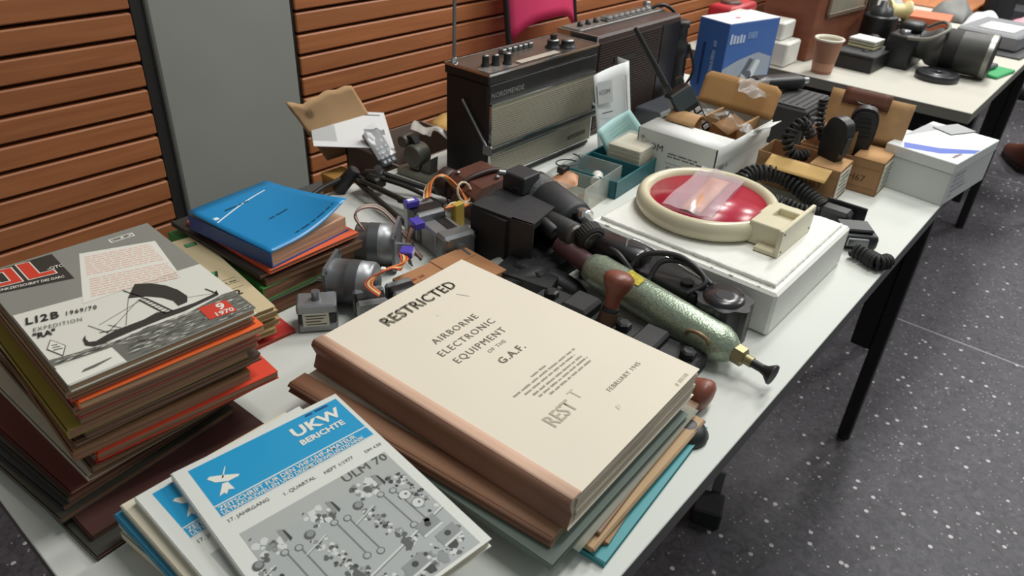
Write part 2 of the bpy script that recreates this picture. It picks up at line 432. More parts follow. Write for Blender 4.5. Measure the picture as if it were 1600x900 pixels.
# pink typed lines on the pictured letter
rr = random.Random(3)
for k in range(17):
    v = .1775-.0044*k-(.005 if k > 8 else 0); u = .0775-.0013*k; e = .131-.0004*k
    while u < e:
        l = rr.uniform(.003, .009); e2 = min(u+l, e)
        y0 = v-(u-.07)*.28; y1 = v-(e2-.07)*.28; hh = .0021
        g.flat([(u, y0), (e2, y1), (e2, y1+hh), (u, y0+hh)], zt+.0003, 5); u = e2+.0012
# red letters D L
def blk(pts): g.flat(pts, zt+.0003, 3)
def let(pts, d=.0012): g.flat(pts, zt+.0004, 2)
def sk(pts): return [(u, v+.006-.17*(u-.0)) for u, v in pts]
g.flat(sk([(.001, .1665), (.025, .1665), (.025, .199), (.001, .199)]), zt+.0003, 3); g.flat(sk([(.002, .1675), (.024, .1675), (.024, .198), (.002, .198)]), zt+.0004, 2)
g.flat(sk([(.009, .173), (.017, .173), (.017, .193), (.009, .193)]), zt+.0005, 3); g.flat(sk([(.010, .174), (.016, .174), (.016, .192), (.010, .192)]), zt+.0006, 1)
g.flat(sk([(.028, .1665), (.0505, .1665), (.0505, .175), (.0395, .175), (.0395, .2015), (.028, .2015)]), zt+.0003, 3)
g.flat(sk([(.029, .1675), (.0495, .1675), (.0495, .174), (.0385, .174), (.0385, .2005), (.029, .2005)]), zt+.0004, 2)
# sea: long streaks
g.flat([(0, .040), (.0262, .0344), (.0495, .0306), (.0754, .032), (.1045, .0305), (.1382, .0373), (.148, .036), (.148, 0), (.0415, 0), (.0407, .025), (0, .03)], zt+.0002, 6)
for k in range(420):
    u = rr.uniform(.002, .146); top = .036-.004*math.sin(math.pi*u/.148); v = rr.uniform(.001 if u > .044 else .029, top); L = rr.uniform(.003, .013); hh = rr.uniform(.0002, .0008)
    e = min(u+L, .1475); dv = rr.uniform(-.0015, .0008)
    if v+dv < .0008: dv = 0
    g.flat([(u, v), ((u+e)/2, v+dv/2+hh), (e, v+dv), ((u+e)/2, v+dv/2-hh*.4)], zt+.0003+k*2e-7, rr.choice([7, 7, 1, 3, 3, 4]))
# hull of the reed boat with both curled ends, sail, mast and ropes
g.flat([(.0284, .0496), (.0322, .0538), (.0302, .0486), (.0305, .0430), (.035, .0405), (.0437, .0433), (.0516, .0448), (.0737, .0445), (.0856, .0475), (.092, .0428), (.101, .0413), (.115, .0405), (.133, .0425), (.1372, .0465), (.1352, .0385), (.1192, .0365), (.1023, .0344), (.0862, .0356), (.0612, .0353), (.0413, .0342), (.0312, .0347), (.0269, .0405)], zt+.0005, 1)
g.flat([(.0908, .1019), (.1013, .0944), (.109, .0828), (.1136, .069), (.1150, .0541), (.1108, .0458), (.1028, .0453), (.1032, .0553), (.0987, .0661), (.0901, .0767), (.0777, .0842)], zt+.0005, 1)
for a, b, wd in (((.0832, .0755), (.09, .0408), .0006), ((.0883, .0737), (.096, .0411), .0006), ((.0795, .0985), (.0885, .072), .0005), ((.0833, .0735), (.0449, .0604), .0002), ((.078, .084), (.06, .046), .0002), ((.1313, .0549), (.1355, .0401), .0006), ((.1145, .052), (.134, .043), .0002), ((.0385, .0655), (.046, .045), .0003), ((.041, .050), (.053, .045), .0004), ((.045, .045), (.055, .053), .0003), ((.05, .056), (.056, .045), .0003), ((.0832, .076), (.052, .05), .0002)):
    a = Vector(a); b = Vector(b); d = (b-a).normalized(); q = Vector((-d.y, d.x))*wd
    g.flat([a-q, b-q, b+q, a+q], zt+.0005, 1)
for k in range(9):
    t = k/8; a = Vector((.0832, .0755)).lerp(Vector((.09, .0408)), t); b = Vector((.0883, .0737)).lerp(Vector((.096, .0411)), t); g.flat([(a.x, a.y-.0003), (b.x, b.y-.0003), (b.x, b.y+.0003), (a.x, a.y+.0003)], zt+.0005, 1)
# red issue square, small inset picture, diamond emblem
g.flat([(.1117, .0089), (.1345, .006), (.1355, .0271), (.1125, .0309)], zt+.0006, 2)
g.flat([(0, .001), (.0405, .001), (.0395, .025), (0, .024)], zt+.0004, 3)
g.flat([(.012, .0085), (.022, .0083), (.0345, .0112), (.035, .0125), (.024, .0118), (.015, .0113)], zt+.0006, 4)
g.flat([(.0105, .0656), (.0164, .0499), (.0101, .0376), (.0042, .0543)], zt+.0005, 1); g.flat([(.0105, .0641), (.0157, .0499), (.0101, .0391), (.0049, .0543)], zt+.0006, 3)
for k in range(3): g.flat([(.0073+.0005*k, .049+.0036*k), (.0133-.0007*k, .0472+.0036*k), (.0136-.0007*k, .0484+.0036*k), (.0076+.0005*k, .0502+.0036*k)], zt+.0007, 1)
g.build('cover_print', [GRY, DKG, RED, WH, mat('5e5e58', .6), PNK, SEA, SEAD], DLR, recalc=False)
def dl(s, size, u, v, m=INK, rot=0, **k): text(s, size, T(u, v, zt+.0008) @ RZ(rot), m, DLR, **k)
dl('LI2B', .0145, .0035, .0985, rot=-16, bold=.0004, space=1.2, xs=.78); dl('1969/70', .0085, .0305, .0915, rot=-17, bold=.0002, space=1.3, xs=.66)
dl('EXPEDITION', .0078, .0045, .0845, INKG, rot=-16, space=1.2, xs=.68); dl('"RA"', .0105, .0015, .0745, rot=-14, bold=.0004, xs=.75)
dl('-QTC', .0075, .0455, .1735, WH, bold=.0001, xs=.7, rot=-8); dl('FUNKZEITSCHRIFT DES DARC', .0058, .002, .1645, WH, bold=.0001, xs=.66, rot=-14)
dl('9', .014, .1235, .0165, WH, rot=-6, bold=.0004); dl('1970', .0082, .117, .0095, WH, rot=-6, bold=.0002)
words(DLR, T(.1095, .1905, zt+.0008), .015, .003, INKG)
# cream magazines behind the tall stack
CRM = mat('c9ba95', .6, var=.04, vs=20)
z = TOP
book('magazine', 'flat red magazine lying lowest on the table beside the tall stack', 'magazine', .15, .21, .0045, (.2215, .6175, z), -3, c_('c23a36'), PGT, 'magazines behind the tall stack'); 
G().prism([(0, 0), (.05, 0), (.05, .09), (.02, .1), (0, .06)], 0, .0005, T(.3, .627, z+.0047)).build('printed_card', mat('3f7a4a', .5)); tag(bpy.data.objects['printed_card'], 'green and yellow printed card lying on the red magazine', 'card')
G().prism([(.012, .004), (.04, .01), (.042, .05), (.02, .045)], .0005, .0008).build('yellow_patch', mat('d8c04a', .5), bpy.data.objects['printed_card']); bpy.data.objects['yellow_patch'].location = (.3, .627, z+.0047)
z += .006
for i, (t, dx, dy, rz, cv, wd) in enumerate(((.007, .004, .004, -4, CARD, 'fawn'), (.0065, -.002, .0, -7, c_('9a8458'), 'ochre'), (.007, .006, -.001, -5, c_('b59a6c'), 'straw coloured'), (.006, .002, .003, -6, c_('7d6a4a'), 'drab'), (.007, .004, .001, -7, c_('a88c60'), 'buff'))):
    book('magazine', '%s magazine, %s from bottom of the low pile beside the blue book pile' % (wd, ORD[i+1]), 'magazine', .145, .205, t-.0002, (.2055+dx, .6265+dy, z), rz, cv, mat('a58a63', .9, stripe=1500), 'magazines behind the tall stack', wav=.001); z += t
b2 = book('magazine', 'cream magazine with green circle print topping the low pile', 'magazine', .145, .205, .006, (.207, .628, z), -7, CRM, mat('a58a63', .9, stripe=1500), 'magazines behind the tall stack')
GRN = mat('4f9a66', .5); g = G()
def disc(cx, cy, r, a0=0, a1=360, n=20): return [(cx+r*math.cos(math.radians(a0+(a1-a0)*k/n)), cy+r*math.sin(math.radians(a0+(a1-a0)*k/n))) for k in range(n+1)]
g.flat(disc(.092, .135, .026, -20, 160), .0061, 1); g.flat(disc(.09, .133, .023, -20, 160), .0062, 0); g.flat(disc(.09, .133, .009), .0063, 2)
g.flat([(.099, .095), (.121, .098), (.126, .108), (.116, .108)], .0062, 0); g.flat([(.121, .098), (.126, .108), (.128, .106), (.123, .093)], .0062, 1)
g.rect(.122, .18, .136, .189, .0062, 1); g.rect(.123, .181, .134, .188, .0063, 0)
for v in (.06, .071, .082): g.rect(.095, v, .138, v+.0006, .0062, 1)
g.build('cover_print', [GRN, mat('2f4030', .5), CRM], b2, recalc=False)
text('2', .015, T(.123, .045, .0063), INK, b2, bold=.0004); words(b2, T(.1, .074, .0063), .036, .003, INKG)

# pile under the blue paperback
z = TOP
for i, (t, w_, h_, dx, dy, rz, cv, pg, wd) in enumerate((
   (.020, .142, .205, .0, .0, 0, c_('3b4a34'), mat('8a624c', .9, stripe=900), 'thick dark green bound book'),
   (.017, .140, .200, -.004, .004, 2, c_('3f8a45'), mat('8f6a50', .9, stripe=900), 'green covered book'),
   (.009, .138, .195, .002, .006, -2, c_('5a4030'), mat('8a6a50', .9, stripe=1200), 'brown covered book'),
   (.006, .136, .190, -.002, .01, 1, c_('2c2b28'), mat('a08266', .9, stripe=1200), 'book with black patterned cover'),
   (.005, .130, .175, .008, .004, 1, c_('d8623f'), mat('a07458', .9, stripe=1500), 'thin orange booklet'))):
    book('book', '%s, %s from the bottom of the pile under the blue paperback' % (wd, ['lowest', 'second', 'third', 'fourth', 'fifth'][i]), 'book', w_, h_, t-.0002, (.3715+dx, .656+dy, z), rz, cv, pg, 'books under the blue paperback', wav=.0015); z += t
BLU = mat('1583bd', .28, var=.03, vs=8); BLUS = mat('1c4a93', .4)
bb = thing('paperback', 'glossy blue paperback with curled cover topping the book pile', 'book', (.385, .662, z), 6)
def curl(v, t=.021):
    u = v.x/.12; q = v.y/.15
    return Vector((v.x, v.y, v.z+(.042*max(0, u-.25)**2*max(0, 1-q)**1.3 if v.z > .018 else 0)+.004*q*q*(v.z/.02)))
G().box(.001, .117, .0015, .1475, .001, .019, 0).build('pages', mat('c49c80', .9, stripe=1300), bb)
g = G(); g.sheet(lambda u, v: (.12*u, .15*v, .0205), 14, 10, .0006); g.build('front_cover', BLU, bb, bend=curl)
g = G(); g.box(0, .12, 0, .15, 0, .0008); g.build('back_cover', BLUS, bb)
g = G(); g.box(-.0008, .0006, 0, .15, 0, .0195); g.build('spine', BLUS, bb)
g = G()
g.sheet(lambda u, v: (.006+.092*u, .1+.016*math.sin(u*1.6)+.0022*v+.01*u, .0207), 12, 1)
g.sheet(lambda u, v: (.008+.006*u, .107+.006*v, .0207), 1, 1)
g.build('cover_print', mat('dfe9ee', .3), bb, bend=curl)
def curlw(M, width, h, seed):
    o = words(bb, M, width, h, mat('123a5c', .5), seed)
    for vv in o.data.vertices: vv.co = curl(vv.co)
curlw(T(.052, .062, .0208), .03, .0032, 1); curlw(T(.03, .118, .0208), .036, .0032, 2); curlw(T(.048, .012, .0208), .062, .003, 3)

# UKW magazines in the foreground, bottom up
z = TOP; UK = mat('d3d6d0', .45); UKP = mat('cfc6ae', .85, stripe=1500); TEAL = mat('2f8fb5', .5)
def ukw(label, x, y, rz, t, cover=UK, printed=True, dl_=0, year='17. JAHRGANG'):
    global z
    r = book('magazine', label, 'magazine', .148, .211, t, (x, y, z), rz, cover, UKP, 'blue and white magazines fanned at the front', ct=.0005)
    if printed:
        zt = t
        g = G(); g.rect(.011, .1445, .1445, .205, zt+.0001, 0); g.rect(.011, .1445, .1445, .1455, zt+.0002, 1); g.rect(.011, .157, .1445, .1582, zt+.0002, 1)
        g.rect(.0135, .003, .1395, .123, zt+.0001, 2)
        # white aircraft emblem
        g.flat([(.0185, .187), (.021, .1885), (.03, .1835), (.04, .1765), (.0385, .175), (.03, .175), (.022, .18)], zt+.0003, 1)
        g.flat([(.0275, .181), (.0345, .191), (.0352, .1908), (.0288, .1808)], zt+.0003, 1)
        g.flat([(.0255, .1755), (.0185, .165), (.0225, .166), (.0235, .1635), (.0265, .167), (.0305, .1645), (.0295, .1745)], zt+.0003, 1)
        g.build('cover_print', [mat('2494c4', .4), WH, mat('a6aaa7', .5)], r, recalc=False)
        def tx(s, size, u, v, m, **k): text(s, size, T(u, v, zt+.0004), m, r, **k)
        tx('UKW', .0165, .0925, .1835, WH, bold=.0006, xs=1.12, space=1.05); tx('BERICHTE', .0088, .0925, .172, WH, bold=.0003, xs=1.05)
        words(r, T(.112, .2005, zt+.0004), .024, .003, mat('1d3f78', .6), 3); tx('ZEITSCHRIFT FÜR DEN VHF-UHF-AMATEUR', .0066, .0125, .151, WH, xs=.93, bold=.0001); tx('ULTRAKURZWELLEN UND DEZIMETERWELLENTECHNIK', .0054, .0125, .1462, WH, xs=.9, bold=.0001)
        tx(year, .005, .012, .137, INKG); tx('1. QUARTAL', .005, .055, .1335, INKG); tx('HEFT 1/1977', .005, .09, .1325, INKG); tx('DM 4,50', .0045, .127, .131, INKG)
    z += t+.0002
    return r
ukw('cream magazine at the bottom of the blue and white fan', .150, .250, 11, .005, c_('b9a988'), False)
ukw('brown-edged magazine second from the bottom of the fan', .140, .252, 8, .007, c_('8a7a5e'), False)
ukw('pale magazine third from the bottom of the fan', .1255, .2535, 5, .0075, c_('cfcdb8'), False)
ukw('white magazine fourth from the bottom of the fan', .120, .258, 3, .0075, c_('d2d2c6'), False)
ukw('teal covered magazine in the middle of the fan', .110, .258, .5, .0065, c_('2e7fa0'), False)
ukw('cream white magazine just under the two printed blue ones', .112, .256, -.5, .007, c_('d3ccb6'), False)
ukw('blue and white magazine second from the top, showing only its emblem', .1170, .2485, -1.5, .007)
TOPMAG = ukw('blue and white magazine with circuit board photo lying on top of the fan', .1275, .2435, -6.2, .0085)
# printed circuit board photograph on the top magazine
zt = .0085; g = G(); rr = random.Random(11)
def ln(a, b, wd, zz, mi):
    a = Vector(a); b = Vector(b); d = (b-a).normalized(); q = Vector((-d.y, d.x))*wd/2
    g.flat([a-q, b-q, b+q, a+q], zz, mi)
Z1 = zt+.00025; Z2 = zt+.00035; Z3 = zt+.00045
g.flat([(.0135, .003), (.1395, .003), (.1395, .101), (.0135, .108)], zt+.0002, 0)
def blob(cx, cy, r, z_, mi, sq=1):
    n = rr.randint(6, 9); g.flat([(cx+r*rr.uniform(.6, 1.15)*math.cos(6.283*k/n), cy+sq*r*rr.uniform(.6, 1.15)*math.sin(6.283*k/n)) for k in range(n)], z_, mi)
for ci, cx in enumerate((.026, .066, .107)):          # three repeated amplifier strips
    zb = Z1+ci*2e-5
    for k in range(26): blob(cx+rr.uniform(-.01, .009), .1+rr.uniform(-.009, .008)-(.0 if ci else .002), rr.uniform(.0012, .004), zb+k*1e-6, rr.choice([1, 1, 1, 2, 3]))
    g.flat([(cx+.008, .094), (cx+.0125, .096), (cx+.012, .107), (cx+.009, .108)], Z2, 2); g.flat([(cx+.012, .093), (cx+.0145, .095), (cx+.0135, .105), (cx+.012, .106)], Z2+1e-5, 4)
    for d in (0, .0095):
        x0 = cx+.004+d
        ln((x0, .087-d*.3), (x0+.002, .048-d*.3), .0016, Z1, 2); ln((x0+.0011, .087-d*.3), (x0+.0031, .048-d*.3), .0005, Z2, 3); ln((x0-.0008, .087-d*.3), (x0+.0012, .048-d*.3), .0005, Z2, 1)
        for e in (.087, .047):
            g.flat(disc(x0+(.002 if e < .06 else 0), e-d*.3, .0031, n=14), Z2+2e-5, 3); g.flat(disc(x0+(.002 if e < .06 else 0), e-d*.3, .0023, n=14), Z3, 0)
    for k in range(60):
        v = .083-.00085*k; u = cx-.014+.0025*math.sin(k*.5)+.00016*k+rr.uniform(-.0042, .0042)
        blob(u, v, rr.uniform(.0008, .0024), Z2+k*1e-6, rr.choice([1, 3, 4, 2, 3, 1]))
    ln((cx-.026, .075), (cx-.006, .0815), .0011, Z3, 1); ln((cx-.026, .0742), (cx-.006, .0807), .0004, Z3+1e-5, 4); g.flat(disc(cx-.015, .089, .0042, n=14), Z3, 3); g.flat(disc(cx-.0143, .0896, .0028, n=12), Z3+1e-5, 2)
    g.flat([(cx-.0095, .03), (cx-.0035, .034), (cx-.006, .044), (cx-.0105, .041)], Z3, 3); ln((cx-.01, .1125-.004*ci), (cx-.008, .1135-.004*ci), .001, Z2, 4)
ln((.0135, .02), (.1395, .047), .0016, Z2, 1); ln((.0135, .0188), (.1395, .0458), .0005, Z2+1e-5, 4)
for k in range(110): blob(rr.uniform(.05, .137), rr.uniform(.006, .026), rr.uniform(.0008, .0026), Z1+k*1e-6, rr.choice([1, 2, 3, 3, 4]))
for k in range(60): blob(rr.uniform(.124, .138), rr.uniform(.05, .098), rr.uniform(.0008, .0024), Z1+k*1e-6, rr.choice([1, 2, 3, 4, 4]))
for (u, v) in ((.125, .075), (.128, .062)): g.flat(disc(u, v, .0055, n=16), Z2, 2); g.flat(disc(u, v, .0044, n=16), Z2+1e-5, 1); g.flat(disc(u+.001, v, .0012, n=8), Z2+2e-5, 3)
for k in range(5): blob(.075+.012*k, .012+.004*math.sin(k*2), .0052, Z2+.00005, rr.choice([3, 4, 2]), 1.2)
for (u, v) in ((.093, .014), (.121, .036), (.127, .02)):
    v = max(v, .0075)
    g.flat([(u-.009, v-.004), (u+.009, v-.002), (u+.009, v+.011), (u-.009, v+.009)], Z2+.0001, 2); g.flat([(u-.009, v-.004), (u+.009, v-.002), (u+.009, v), (u-.009, v-.002)], Z2+.00012, 1)
    g.flat(disc(u, v+.005, .0026, n=12), Z2+.00015, 4)
g.build('cover_photograph', [mat('a3a8a7', .5), mat('c6cac8', .5), mat('868b8a', .5), mat('585b5a', .5), mat('3a3c3b', .5)], TOPMAG, recalc=False)
text('ULM 70', .0115, T(.097, .1145, zt+.0005), INKG, TOPMAG, xs=1.1)

# ------------------------------------------------------------------ the central pile
z = TOP
book('folder', 'turquoise edged booklet lying lowest under the thick books', 'booklet', .2, .27, .006, (.35, .172, z), 4, mat('3f8f96', .5), PGW); z += .0062
for i, (wd, cv, dx, rz) in enumerate((('orange-brown paper', 'b07a4a', .012, 8), ('tan paper', 'a98a62', -.004, 2), ('worn brown paper', '8b6f55', .01, 5))):
    book('booklet', '%s booklet with ragged edges, %s above the turquoise booklet' % (wd, ['just', 'second', 'third'][i]), 'booklet', .2, .27, .004, (.352+dx, .181+.003*i, z), rz, c_(cv), mat('9a8468', .9, stripe=1500), 'thin booklets under the thick books', wav=.004); z += .0042
r = thing('plastic_sleeve', 'clear plastic sleeve hanging out under the grey-green folder', 'sleeve', (.335, .188, z), 3)
rr = random.Random(5)
G().sheet(lambda u, v: (.215*u, .28*v, .001+.003*math.sin(9*u)*max(0, .3-v)), 16, 12, .0004).build('sleeve', film('b4b6a8', .5, .45), r); z += .0035
book('folder', 'grey-green card folder directly under the two thick books', 'folder', .225, .3, .0055, (.305, .193, z), 2, mat('5d6a62', .6, var=.05), PGW); z += .0057
PGA = mat('c4b9a6', .9, stripe=700)
KR = mat('8d6653', .75, var=.12, vs=12); KR_LIT = mat('cba891', .7, var=.05, vs=12)  # second tone is paler: light on the top fold painted in
lowt = .79-.033-z
lowbk = thing('book', 'thick brown-spined book underneath the RESTRICTED report', 'book', (.318, .2035, z), 5.5)
g = G(); g.box(.003, .212, .002, .296, .001, lowt-.001); g.build('pages', PGA, lowbk)
g = G(); g.box(.06, .214, 0, .298, lowt-.0012, lowt); g.box(0, .214, 0, .298, 0, .0012); g.build('cover', c_('b9a581'), lowbk)
def spine_strip(parent, w, h, t, m, fold=.02):
    pts = [(fold, t+.0004), (0.001, t+.0003), (-.0012, t*.9), (.0035, t*.5), (-.0012, t*.1), (.001, -.0003)]
    g = G()
    def fn(u, v):
        k = u*(len(pts)-1); i = min(int(k), len(pts)-2); f = k-i
        return (pts[i][0]*(1-f)+pts[i+1][0]*f, h*v, pts[i][1]*(1-f)+pts[i+1][1]*f)
    g.sheet(fn, 15, 4, .0008); g.build('spine', m, parent); return G().sheet(lambda u, v: (.001+(fold-.001)*u, h*v, t+.0017), 3, 4, .0003).build('spine_fold', KR_LIT if fold < .018 else mat('a67c60', .7, var=.05, vs=12), parent)  # pale fold tones hold the light falling on the spine's top
spine_strip(lowbk, .2, .298, lowt, KR, .02)
z += lowt+.0003
ARB = thing('book', 'thick cream RESTRICTED report on airborne electronic equipment with brown spine', 'book', (.332, .199, z), 2)
t = .79-z; CREAM = mat('dcd4c3', .7, var=.02, vs=6)
g = G(); g.box(.003, .212, .002, .3005, .001, t-.0012)
for k in range(4): g.box(.01, .2125+.0012*(k % 2), .001-.001*(k % 2), .299, t*(.12+.2*k), t*(.25+.2*k))
g.build('pages', PGA, ARB)
g = G(); g.box(.0, .2145, 0, .3025, t-.0011, t); g.box(0, .2145, 0, .3025, 0, .0011); g.build('cover', CREAM, ARB)
spine_strip(ARB, .2, .3025, t, KR, .013)
zt = t+.0004
def ar(s, size, u, v, m=INKG, **k): text(s, size, T(u, v, zt), m, ARB, **k)
INKS = mat('6d675a', .8); INKP = mat('8f8878', .8); INKF = mat('b0a793', .8)
ar('RESTRICTED', .0215, .0645, .2665, INKS, bold=.0001, xs=.84, space=1.05); ar('RESTRICTED', .0212, .0662, .268, INKP, bold=.0001, xs=.84, space=1.05)
ar('AIRBORNE', .0125, .0755, .211, INKS, space=1.22, xs=.92); ar('ELECTRONIC', .0125, .065, .193, INKS, space=1.22, xs=.92)
ar('EQUIPMENT', .0125, .0675, .175, INKS, space=1.22, xs=.92); ar('OF THE', .0068, .1, .1635, INKP, space=1.15); ar('G.A.F.', .0125, .095, .1435, INKS, space=1.15, bold=.0002)
for k_, (ua, ub, v) in enumerate(((.098, .122, .1115), (.0655, .161, .106), (.0745, .153, .1005), (.079, .156, .0945), (.081, .158, .0895), (.09, .156, .084))):
    words(ARB, T(ua, v, zt), ub-ua, .0026, mat('a0998a', .8), 10+k_)
ar('FEBRUARY 1945', .0072, .1285, .046, INKP, space=1.12); ar('RESTRICTED'[:4], .021, .057, .0565, INKF, bold=.0003, xs=.8); ar('T', .019, .1, .062, mat('c6bba3', .8), xs=.8); ar('# 101/10', .0062, .177, .0035, INKF)
g = G(); g.flat([(.155, .2565), (.1615, .2435), (.162, .2437), (.1555, .257)], zt, 0); g.flat(disc(.112, .244, .0006, n=8), zt, 0); g.flat([(.113, .027), (.118, .028), (.12, .032), (.115, .0325)], zt-.0001, 1); g.build('stain', [INKP, mat('cfc5b1', .7)], ARB, recalc=False)
# ------------------------------------------------------------------ motors and small parts
def wire(parent, pts, col, r=.0011, name='wire'):
    return G().tube(spline(pts, 6), r, 6).build(name, mat(col, .5), parent)
MOT = mat('8f9294', .38, .55, var=.06, vs=70); MOTD = mat('5d6062', .4, .5); PURP = mat('4a3fa8', .4)
def stepper(name, label, loc, rz, r=.0265, L=.05, flange_end=1, group=None):
    """round motor lying on its side, shaft axis along local y, resting on its square flange"""
    t = thing(name, label, 'motor', loc, rz, group); cz = r+.003
    g = G(axis((0, 0, cz), (0, L, cz)))
    g.lathe([(r*.55, 0), (r*.93, .0), (r, .003), (r, L*.34), (r*1.015, L*.34), (r*1.015, L*.62), (r, L*.62), (r, L)], None, 36); g.build('body', MOT, t)
    G(axis((0, L*.345, cz), (0, L, cz))).lathe([(r*1.02, 0), (r*1.02, L*.27)], None, 36, caps=False).build('band', MOTD, t)
    a = r+.003; c = .006
    oc = [(-a+c, -a), (a-c, -a), (a, -a+c), (a, a-c), (a-c, a), (-a+c, a), (-a, a-c), (-a, -a+c)]
    fla = G(frame((0, L, cz), (1, 0, 0), (0, 0, 1))).prism(oc, -.004, .0).build('flange', mat('7f8285', .4, .6), t)
    for sx in (-1, 1):
        for sz in (-1, 1):
            G().cyl((sx*(a-.005), L-.0005, cz+sz*(a-.005)), (sx*(a-.005), L+.0046, cz+sz*(a-.005)), .0022, n=10).build('screw_hole', BLK, fla)
    G().cyl((0, -.0005 if flange_end > 0 else 0, cz), (0, -.004, cz), r*.45, n=24).build('bearing_cap', MOTD, t)
    G().cyl((0, L+.004, cz), (0, L+.02, cz), .003, n=12).build('shaft', STEEL, t)
    return t
a = stepper('stepper_motor', 'round silver motor with square flange beside the blue paperback pile', (.522, .683, TOP), -141)
for i, c in enumerate(('8a8578', 'b58d86', '5a564e', 'c8c2b0', '744a48')):
    d = i*.0022
    wire(a, [(.012, .012, .055), (.004+d, .002, .074), (-.012+d, .012, .078), (-.03+d, .03, .066), (-.038+d, .055, .03), (-.034+d, .072, .004), (-.02+d, .082, .003)], c)
b = stepper('stepper_motor', 'round silver motor lying in front with orange and red wires', (.472, .588, TOP), 34, .0265, .05)
for i, c in enumerate(('d8752c', 'c0392b', 'd8b04a', 'e0cfa0', '8a2f2f', 'd05a30')):
    d = i*.0016
    wire(b, [(-.048-d, -.02, .05), (-.04, -.008+d, .056), (-.02, -.016-d, .062+d*.4), (.005, -.03, .058-d), (.03, -.032+d, .05), (.045, -.026+d, .046+d*.5)], c)
G().box(.042, .06, -.034, -.018, .043, .052, .001).build('plug', PURP, b)
for k in range(5): G().box(.045+.003*k, .0465+.003*k, -.0345, -.0335, .044, .051).build('pin_slot', mat('d8d8e8', .4), b)
G().box(-.02, -.014, -.018, -.012, .058, .064, .001).build('cable_tie', WHITE, b)
def sqmotor(label, loc, rz, s=.042, L=.034, lab=True, ry=0):
    t = thing('square_motor', label, 'motor', loc, rz, 'small square motors')
    G().box(0, L*.28, -s/2, s/2, 0, s, .003).build('end_cap', MOT, t); G().box(L*.28, L*.72, -s/2+.001, s/2-.001, .001, s-.001, .002).build('stator', BLK, t); G().box(L*.72, L, -s/2, s/2, 0, s, .003).build('end_cap', MOT, t)
    G().cyl((L, 0, s/2), (L+.016, 0, s/2), .0025, n=12).build('shaft', STEEL, t)
    if lab:
        l = G().box(-.0006, 0, -s*.36, s*.36, s*.28, s*.72).build('type_label', mat('d0cdbd', .6), t)
        for k in range(4): G().box(-.0009, -.0006, -s*.3+.002*(k % 2), s*(.3-.05*k), s*(.61-.09*k), s*(.65-.09*k)).build('label_line', INKG, l)
    return t
sm = thing('square_motor', 'square motor with a pale type label beside the RESTRICTED report', 'motor', (.3895, .592, TOP), -38, 'small square motors')
G().box(-.022, .022, 0, .03, 0, .011, .002).build('end_cap', MOT, sm); G().box(-.021, .021, .001, .029, .011, .024, .001).build('stator', BLK, sm); G().box(-.022, .022, 0, .03, .024, .036, .002).build('end_cap', MOT, sm)
l = G().box(-.016, .013, -.0008, .001, .009, .026).build('type_label', mat('d0cdbd', .6), sm)
for k in range(4): G().box(-.013+.001*(k % 2), .01-.003*(k % 3), -.001, -.0008, .0225-.0038*k, .0238-.0038*k).build('label_line', INKG, l)
G().cyl((0, .015, .036), (0, .015, .046), .005, n=16).build('shaft', STEEL, sm)
sqmotor('square motor lying by the report edge under the orange wires', (.438, .553, TOP), 60, .036, .036, False)
sqmotor('square motor half hidden behind the report below the purple plug', (.484, .545, TOP), 75, .034, .03, False)
# geared motors in the middle
gm = thing('gear_motor', 'large grey gear motor with purple connectors beside the leather case', 'motor', (.656, .668, TOP), -14)
G().box(-.045, .0, -.02, .022, .004, .046, .003).build('motor_housing', MOT, gm); G().box(-.0455, -.0, -.012, .008, .0045, .0465).build('black_band', BLK, gm)
G().box(-.042, .002, -.062, -.021, 0, .036, .003).build('gearbox', MOT, gm); G().box(-.02, -.006, -.06, -.022, .0362, .037).build('dark_strip', BLK, gm)
G().box(-.045, .006, -.088, -.063, 0, .042, .004).build('end_plate', mat('84888a', .4, .6), gm)
G().cyl((-.02, -.088, .022), (-.02, -.094, .022), .008, n=20).build('bearing', STEEL, gm); G().cyl((-.02, -.094, .022), (-.02, -.112, .022), .003, n=12).build('shaft', STEEL, gm)
for x, zz in ((-.038, .008), (-.038, .035), (0, .008), (0, .035)): G().cyl((x, -.088, zz), (x, -.091, zz), .003, n=10).build('screw', STEEL, gm)
G().box(-.05, -.03, .0, .012, .048, .058, .001).build('plug', PURP, gm); G().box(-.06, -.044, -.04, -.02, .036, .046, .001).build('plug', PURP, gm)
G().box(-.046, -.036, .003, .009, .058, .0585).build('plug_label', WHITE, gm)
for i, c in enumerate(('3a3a36', '8a8578', 'c0392b', '9a8468', '5c2b2b')):
    d = .002*i; wire(gm, [(-.052, -.036+.004*i, .04), (-.064, -.04+d, .036), (-.076, -.05+d, .018), (-.082, -.07+d, .004)], c)
wb_ = thing('wire_bundle', 'orange and brown wire bundle between gear motor and leather case', 'wires', (.69, .665, TOP))
for i, c in enumerate(('d8752c', 'd05a30', 'd8b04a', 'b3552c', 'c8c2a8')):
    d = .003*i; wire(wb_, [(-.035-d, .02, .05), (-.02, .03+d, .066-d), (.0-d*.5, .028, .07), (.012, .008+d, .052), (.004+d, -.014, .036), (-.02, -.022+d, .046), (-.045, -.02, .05-d*.4)], c, .0015)
G().tube([(.008+.013*math.cos(k*.5), -.006+.006*math.sin(k*.5), .052+.013*math.sin(k*.5)) for k in range(13)], .0018, 6).build('wire_loop', mat('c8b8a0', .5), wb_); G().box(-.03, -.012, -.026, -.016, 0, .05, .001).build('terminal_block', mat('b79a3c', .5), wb_)
